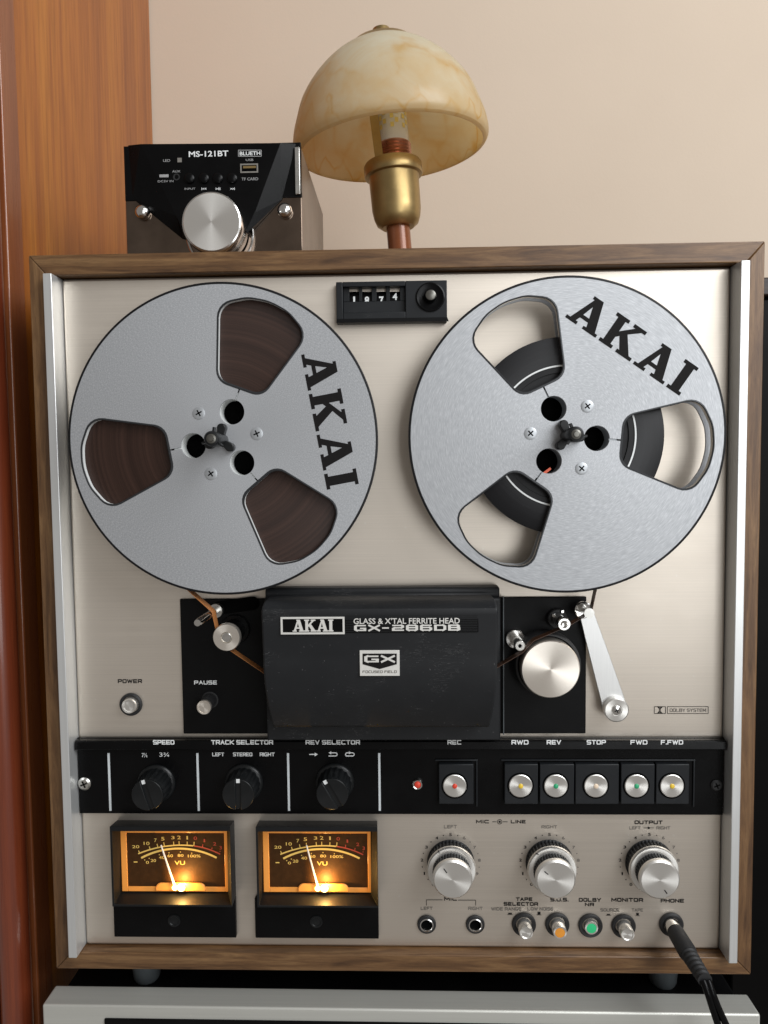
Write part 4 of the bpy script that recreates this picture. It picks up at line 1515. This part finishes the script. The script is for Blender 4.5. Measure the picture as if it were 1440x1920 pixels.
for k, (du, uend) in enumerate(((-4, 1350), (5, 1366))):
    P = []
    ctrl = [(1322 + du, 1838, -.047), (1331 + du, 1862, -.050), (1340 + du * 1.2, 1888, -.050), (uend, 1935, -.049), (uend + 8, 1985, -.049), (uend + 12, 2060, -.049)]
    V = [at(*p_) for p_ in ctrl]
    for i in range(len(V) - 1):
        for j in range(8):
            t = j / 8
            a_, b_, c_, d_ = V[max(i - 1, 0)], V[i], V[i + 1], V[min(i + 2, len(V) - 1)]
            P.append(.5 * ((2 * b_) + (c_ - a_) * t + (2 * a_ - 5 * b_ + 4 * c_ - d_) * t * t + (3 * b_ - a_ - 3 * c_ + d_) * t ** 3))
    P.append(V[-1])
    MB().tube(P, .0019, 14).build('cable', K['gloss'], lead)

# ------------------------------------------------------------------ silver component underneath
zc = -.2340
c1_, c2_ = atz(105, 1847, zc), atz(78, 1884, zc)
c3_, c4_ = atz(1397, 1863, zc), atz(1430, 1902.5, zc)
lower = empty('silver_component', (0, .1, zc - .12), 'silver hi-fi component with dark window carrying the tape deck', 'hi-fi component')
ang = atan2(c4_.y - c2_.y, c4_.x - c2_.x)
xl, xr = (c1_.x + c2_.x) / 2, (c3_.x + c4_.x) / 2
yfr = (c2_.y + c4_.y) / 2
ybk = (c1_.y + c3_.y) / 2


def sheared(mb):
    mb.v = [(x, y + (x - (xl + xr) / 2) * math.tan(ang), z) for x, y, z in mb.v]
    return mb


sheared(MB().box(xl, xr, yfr, ybk, zc - .12, zc)).build('faceplate', K['faceplate'], lower, .0012, segs=3)
MB().box(xl + .004, xr - .004, ybk + .004, ybk + .28, zc - .118, zc - .0058).build('top_cover', K['black'], lower, .001)
wv = at(195, 1911, yfr)
sheared(MB().box(wv.x, xr - .045, yfr - .0012, yfr + .001, zc - .07, wv.z + .0002)).build('display_window', K['gloss'], lower, .0008)

# ------------------------------------------------------------------ small amplifier on top
YA = .050
ZT = Z1
al, arr = at(236, 400, YA), at(566, 400, YA)
atop = at(400, 271, YA).z
amp = empty('small_amplifier', ((al.x + arr.x) / 2, YA + .07, ZT), 'small black mini amplifier with a large silver knob on top of the deck', 'amplifier')
AD = .135
MB().box(al.x + .0003, arr.x - .0003, YA + .004, YA + AD, ZT, atop - .0006).build('body', K['ampside'], amp, .0008)
zm = at(400, 374, YA).z
# lower mirror plate and upper black front
MB().box(al.x, arr.x, YA, YA + .0038, ZT + .0003, zm + .004).build('mirror_plate', K['mirror'], amp, .0004)
MB().box(al.x, arr.x, YA - .0006, YA + .0036, zm, atop).build('front_top', K['gloss'], amp, .0004)


def qa(u, v, y=YA):
    p = at(u, v, y)
    return Vector((p.x, y, p.z))


yp1 = YA - .006
front = [qa(263, 270, yp1), qa(331, 405, yp1), qa(345, 442, yp1), qa(460, 440, yp1), qa(478, 398, yp1), qa(526, 268, yp1)]
back = [qa(240, 273), qa(248, 372), qa(342, 448), qa(462, 446), qa(530, 374), qa(556, 270)]
vs = [tuple(p) for p in front] + [(p.x, YA - .0004, p.z) for p in back]
n = 6
fs = [tuple(range(n))] + [(i, i + n, (i + 1) % n + n, (i + 1) % n) for i in range(n)] + [tuple(range(2 * n - 1, n - 1, -1))]
fac_ = MB().add(vs, fs).build('faceted_panel', K['gloss'], amp, .0003, smooth=0)
e0, e1_ = qa(553, 278), qa(564, 366)
MB().box(e0.x, e1_.x, YA - .0022, YA - .0007, e1_.z, e0.z).build('edge_trim', K['steel'], amp, .0004)
for u, v in ((269, 400), (535, 397)):
    p = qa(u, v)
    cyl('chrome_stud', (p.x, YA - .0001, p.z), [(.0046, 0), (.0050, -.0016), (.0046, -.0036), (.0034, -.0050), (.0018, -.0058), (0, -.0060)], K['chrome'], amp, 32)
kp = qa(396, 416, YA - .024)
kb = cyl('volume_knob', (kp.x, YA - .0062, kp.z), [(.0185, .004), (.0190, -.0100), (.0192, -.0160), (.0186, -.0172), (.0178, -.0176)], K['chrome'], amp, 72)
cyl('knob_face', (kp.x, YA - .0236, kp.z), [(.0180, 0), (.0176, -.0004), (0, -.0004)], K['spun'], kb, 72)
pr_ = qa(402, 428, YA)
cyl('knob_ring', (kp.x, YA - .0002, kp.z - .0015), [(.0225, 0), (.0225, -.0020), (.0218, -.0026), (.0208, -.0020), (.0206, 0)], K['chrome'], amp, 72)
yx = yp1 - .0002
text('MS-121BT', 354, 282, 428, 294.5, yx, K['white'], amp, .02)
rect = MB()
outline(rect, 447, 281.5, 490, 293, .0004, yx)
rect.build('label_frame', K['ampprint'], amp, smooth=0)
text('BLUETH', 449.5, 283.5, 488, 291.5, yx, K['white'], amp, .02)
for s, u0, v0, u1, v1 in (('LED', 306, 298.5, 319, 303.5), ('AUX', 323, 319, 338, 323.5), ('DC5V IN', 296, 337.5, 325, 342), ('INPUT', 346, 352, 366, 356), ('USB', 461, 297.5, 475, 302), ('TF CARD', 453, 332.5, 484, 338.5)):
    text(s, u0, v0, u1, v1, yx, K['ampprint'], amp, .005)
text('I<<', 378, 351.5, 387, 356.5, yx, K['white'], amp, .02)
text('>II', 404, 351.5, 413, 356.5, yx, K['white'], amp, .02)
text('>>I', 432, 351.5, 440, 356.5, yx, K['white'], amp, .02)
p = qa(337, 300.5, yp1)
MB().box(p.x - .0014, p.x + .0014, yp1 - .0004, yp1, p.z - .0014, p.z + .0014).build('led_window', K['steel'], amp)
for u in (356, 383, 409, 436):
    p = qa(u, 335, yp1)
    cyl('round_button', (p.x, yp1 + .0002, p.z), [(.0034, 0), (.0032, -.0016), (.0022, -.0024), (0, -.0026)], K['gloss'], amp, 28)
a, b = qa(451, 325, yp1), qa(484, 307, yp1)
us = MB()
t_ = .0009
us.box(a.x, b.x, yp1 - .0006, yp1, a.z, a.z + t_).box(a.x, b.x, yp1 - .0006, yp1, b.z - t_, b.z)
us.box(a.x, a.x + t_, yp1 - .0006, yp1, a.z + t_, b.z - t_).box(b.x - t_, b.x, yp1 - .0006, yp1, a.z + t_, b.z - t_)
port = us.build('usb_port', K['steel'], amp)
MB().box(a.x + .0018, b.x - .0014, yp1 - .0004, yp1, a.z + .003, b.z - .0014).build('usb_tongue', K['brass'], port)
MB().box(a.x + .0009, b.x - .0009, yp1 - .0002, yp1 + .0002, a.z + .0009, b.z - .0009).build('usb_cavity', K['void'], port)
a, b = qa(299, 333, yp1), qa(316, 327, yp1)
MB().box(a.x, b.x, yp1 - .0003, yp1, a.z, b.z).build('charge_port', K['ampprint'], amp, .0004)
p = qa(331, 332, yp1)
cyl('aux_jack', (p.x, yp1, p.z), [(.0022, 0), (.0022, -.0003), (.0015, -.0003), (.0013, 0)], K['rubber'], amp, 24)

# ------------------------------------------------------------------ table lamp
YL = .120
lb = at(757, 465, YL)
LS = (YL - CAMP.y) / F          # metres per photo pixel at the lamp
lamp = empty('table_lamp', (lb.x, YL, ZT), 'brass table lamp with a marbled cream glass dome shade, unlit', 'table lamp')
x0, y0 = lb.x, YL
zb0 = lb.z


def hz_(v):
    return at(740, v, YL).z


MB().lathe((x0, y0, ZT), [(0, 0), (.040, 0), (.041, .003), (.036, .006), (.014, .009), (.0088, .014), (0, .014)], 48, 'Z').build('base', K['copper'], lamp)
MB().lathe((x0, y0, ZT), [(.0084, .012), (.0088, .018), (.0088, hz_(424) - ZT), (0, hz_(424) - ZT)], 40, 'Z').build('stem', K['copper'], lamp)
zc0, zc1 = hz_(424), hz_(305)
H = zc1 - zc0
sock = MB().lathe((x0, y0, zc0), [(0, -.0015), (.0120, -.0012), (.0155, .0015), (.0172, .006), (.0182, .012), (.0186, .75 * H), (.0190, .77 * H), (.0212, .785 * H), (.0216, .80 * H), (.0216, .95 * H), (.0206, .985 * H), (.0150, H), (.0120, H)], 56, 'Z').build('socket_cup', K['brass'], lamp)
zs0, zs1 = hz_(308), hz_(222)
prof = [(.0128, zs0)]
for i in range(6):
    prof += [(.0128, zs0 + .0012 * (2 * i + 1)), (.0118, zs0 + .0012 * (2 * i + 2))]
MB().lathe((x0 + .002, y0, 0), prof + [(0, prof[-1][1] + .001)], 40, 'Z').build('screw_thread', K['rust'], sock)
zq = prof[-1][1]
bl = MB().lathe((x0 + .002, y0, 0), [(.0112, zq), (.0116, zq + .002), (.0114, zs1 + .006), (.0106, zs1 + .008), (0, zs1 + .008)], 40, 'Z').build('led_bulb', K['bulbglass'], lamp)
for i in range(8):
    for j in range(4):
        a = 2 * pi * i / 8 + .3 * (j % 2)
        z = zq + .008 + j * (zs1 - zq - .006) / 4
        rr = .0117
        d, e_ = Vector((cos(a), sin(a), 0)), Vector((-sin(a), cos(a), 0))
        o = Vector((x0 + .002, y0, z)) + d * rr
        qv = [o - e_ * .0013, o + e_ * .0013, o + e_ * .0013 + Vector((0, 0, .0034)), o - e_ * .0013 + Vector((0, 0, .0034))]
        MB().add([tuple(v_) for v_ in qv], [(0, 1, 2, 3)]).build('led_chip', K['led'], bl, smooth=0)
zr = hz_(268)
# flat carrier strip that holds the shade
MB().add([(x0 + dx_ - .003 * sh, y0 + dy_, z_) for z_, sh in ((zc1 - .003, 0), (zr + .050, 1)) for dx_, dy_ in ((-.0125, -.0165), (-.0065, -.0175), (-.0062, -.0160), (-.0122, -.0150))], [(0, 1, 5, 4), (1, 2, 6, 5), (2, 3, 7, 6), (3, 0, 4, 7), (4, 5, 6, 7), (0, 3, 2, 1)]).build('carrier_strip', K['brass'], lamp)
# dome shade
RD = .0722
key = [(.0705, -.0050), (.0722, -.0015), (.0724, .004), (.0712, .014), (.0680, .027), (.0638, .042), (.0565, .057), (.0470, .071), (.0365, .0825), (.0255, .0910)]
prof = []
for i in range(len(key) - 1):
    for j in range(4):
        t = j / 4
        a_, b_, c_, d_ = [Vector(key[max(0, min(len(key) - 1, i + k_))]) for k_ in (-1, 0, 1, 2)]
        p_ = .5 * ((2 * b_) + (c_ - a_) * t + (2 * a_ - 5 * b_ + 4 * c_ - d_) * t * t + (3 * b_ - a_ - 3 * c_ + d_) * t ** 3)
        prof.append((p_.x, zr + p_.y * .74))
prof.append((key[-1][0], zr + key[-1][1] * .74))
Hd = .0900 * .74
inner = [(r - .0026, z - .0012) for r, z in prof[::-1]]
full = prof + inner
full.append(full[0])
shade = MB().lathe((x0, y0, 0), full, 80, 'Z').build('glass_shade', K['shade'], lamp, 0, 60)
MB().lathe((x0, y0, zr + Hd + .0008), [(.0268, -.0036), (.0270, -.0022), (.0225, .0030), (.0130, .0066), (.0066, .0078), (.0060, .0094), (.0070, .0110), (.0062, .0134), (.0036, .0146), (0, .0148)], 48, 'Z').build('finial_cap', K['brass'], shade)
shade.rotation_euler = (R(3), 0, 0)
lamp.rotation_euler = (R(0), R(-4.5), 0)
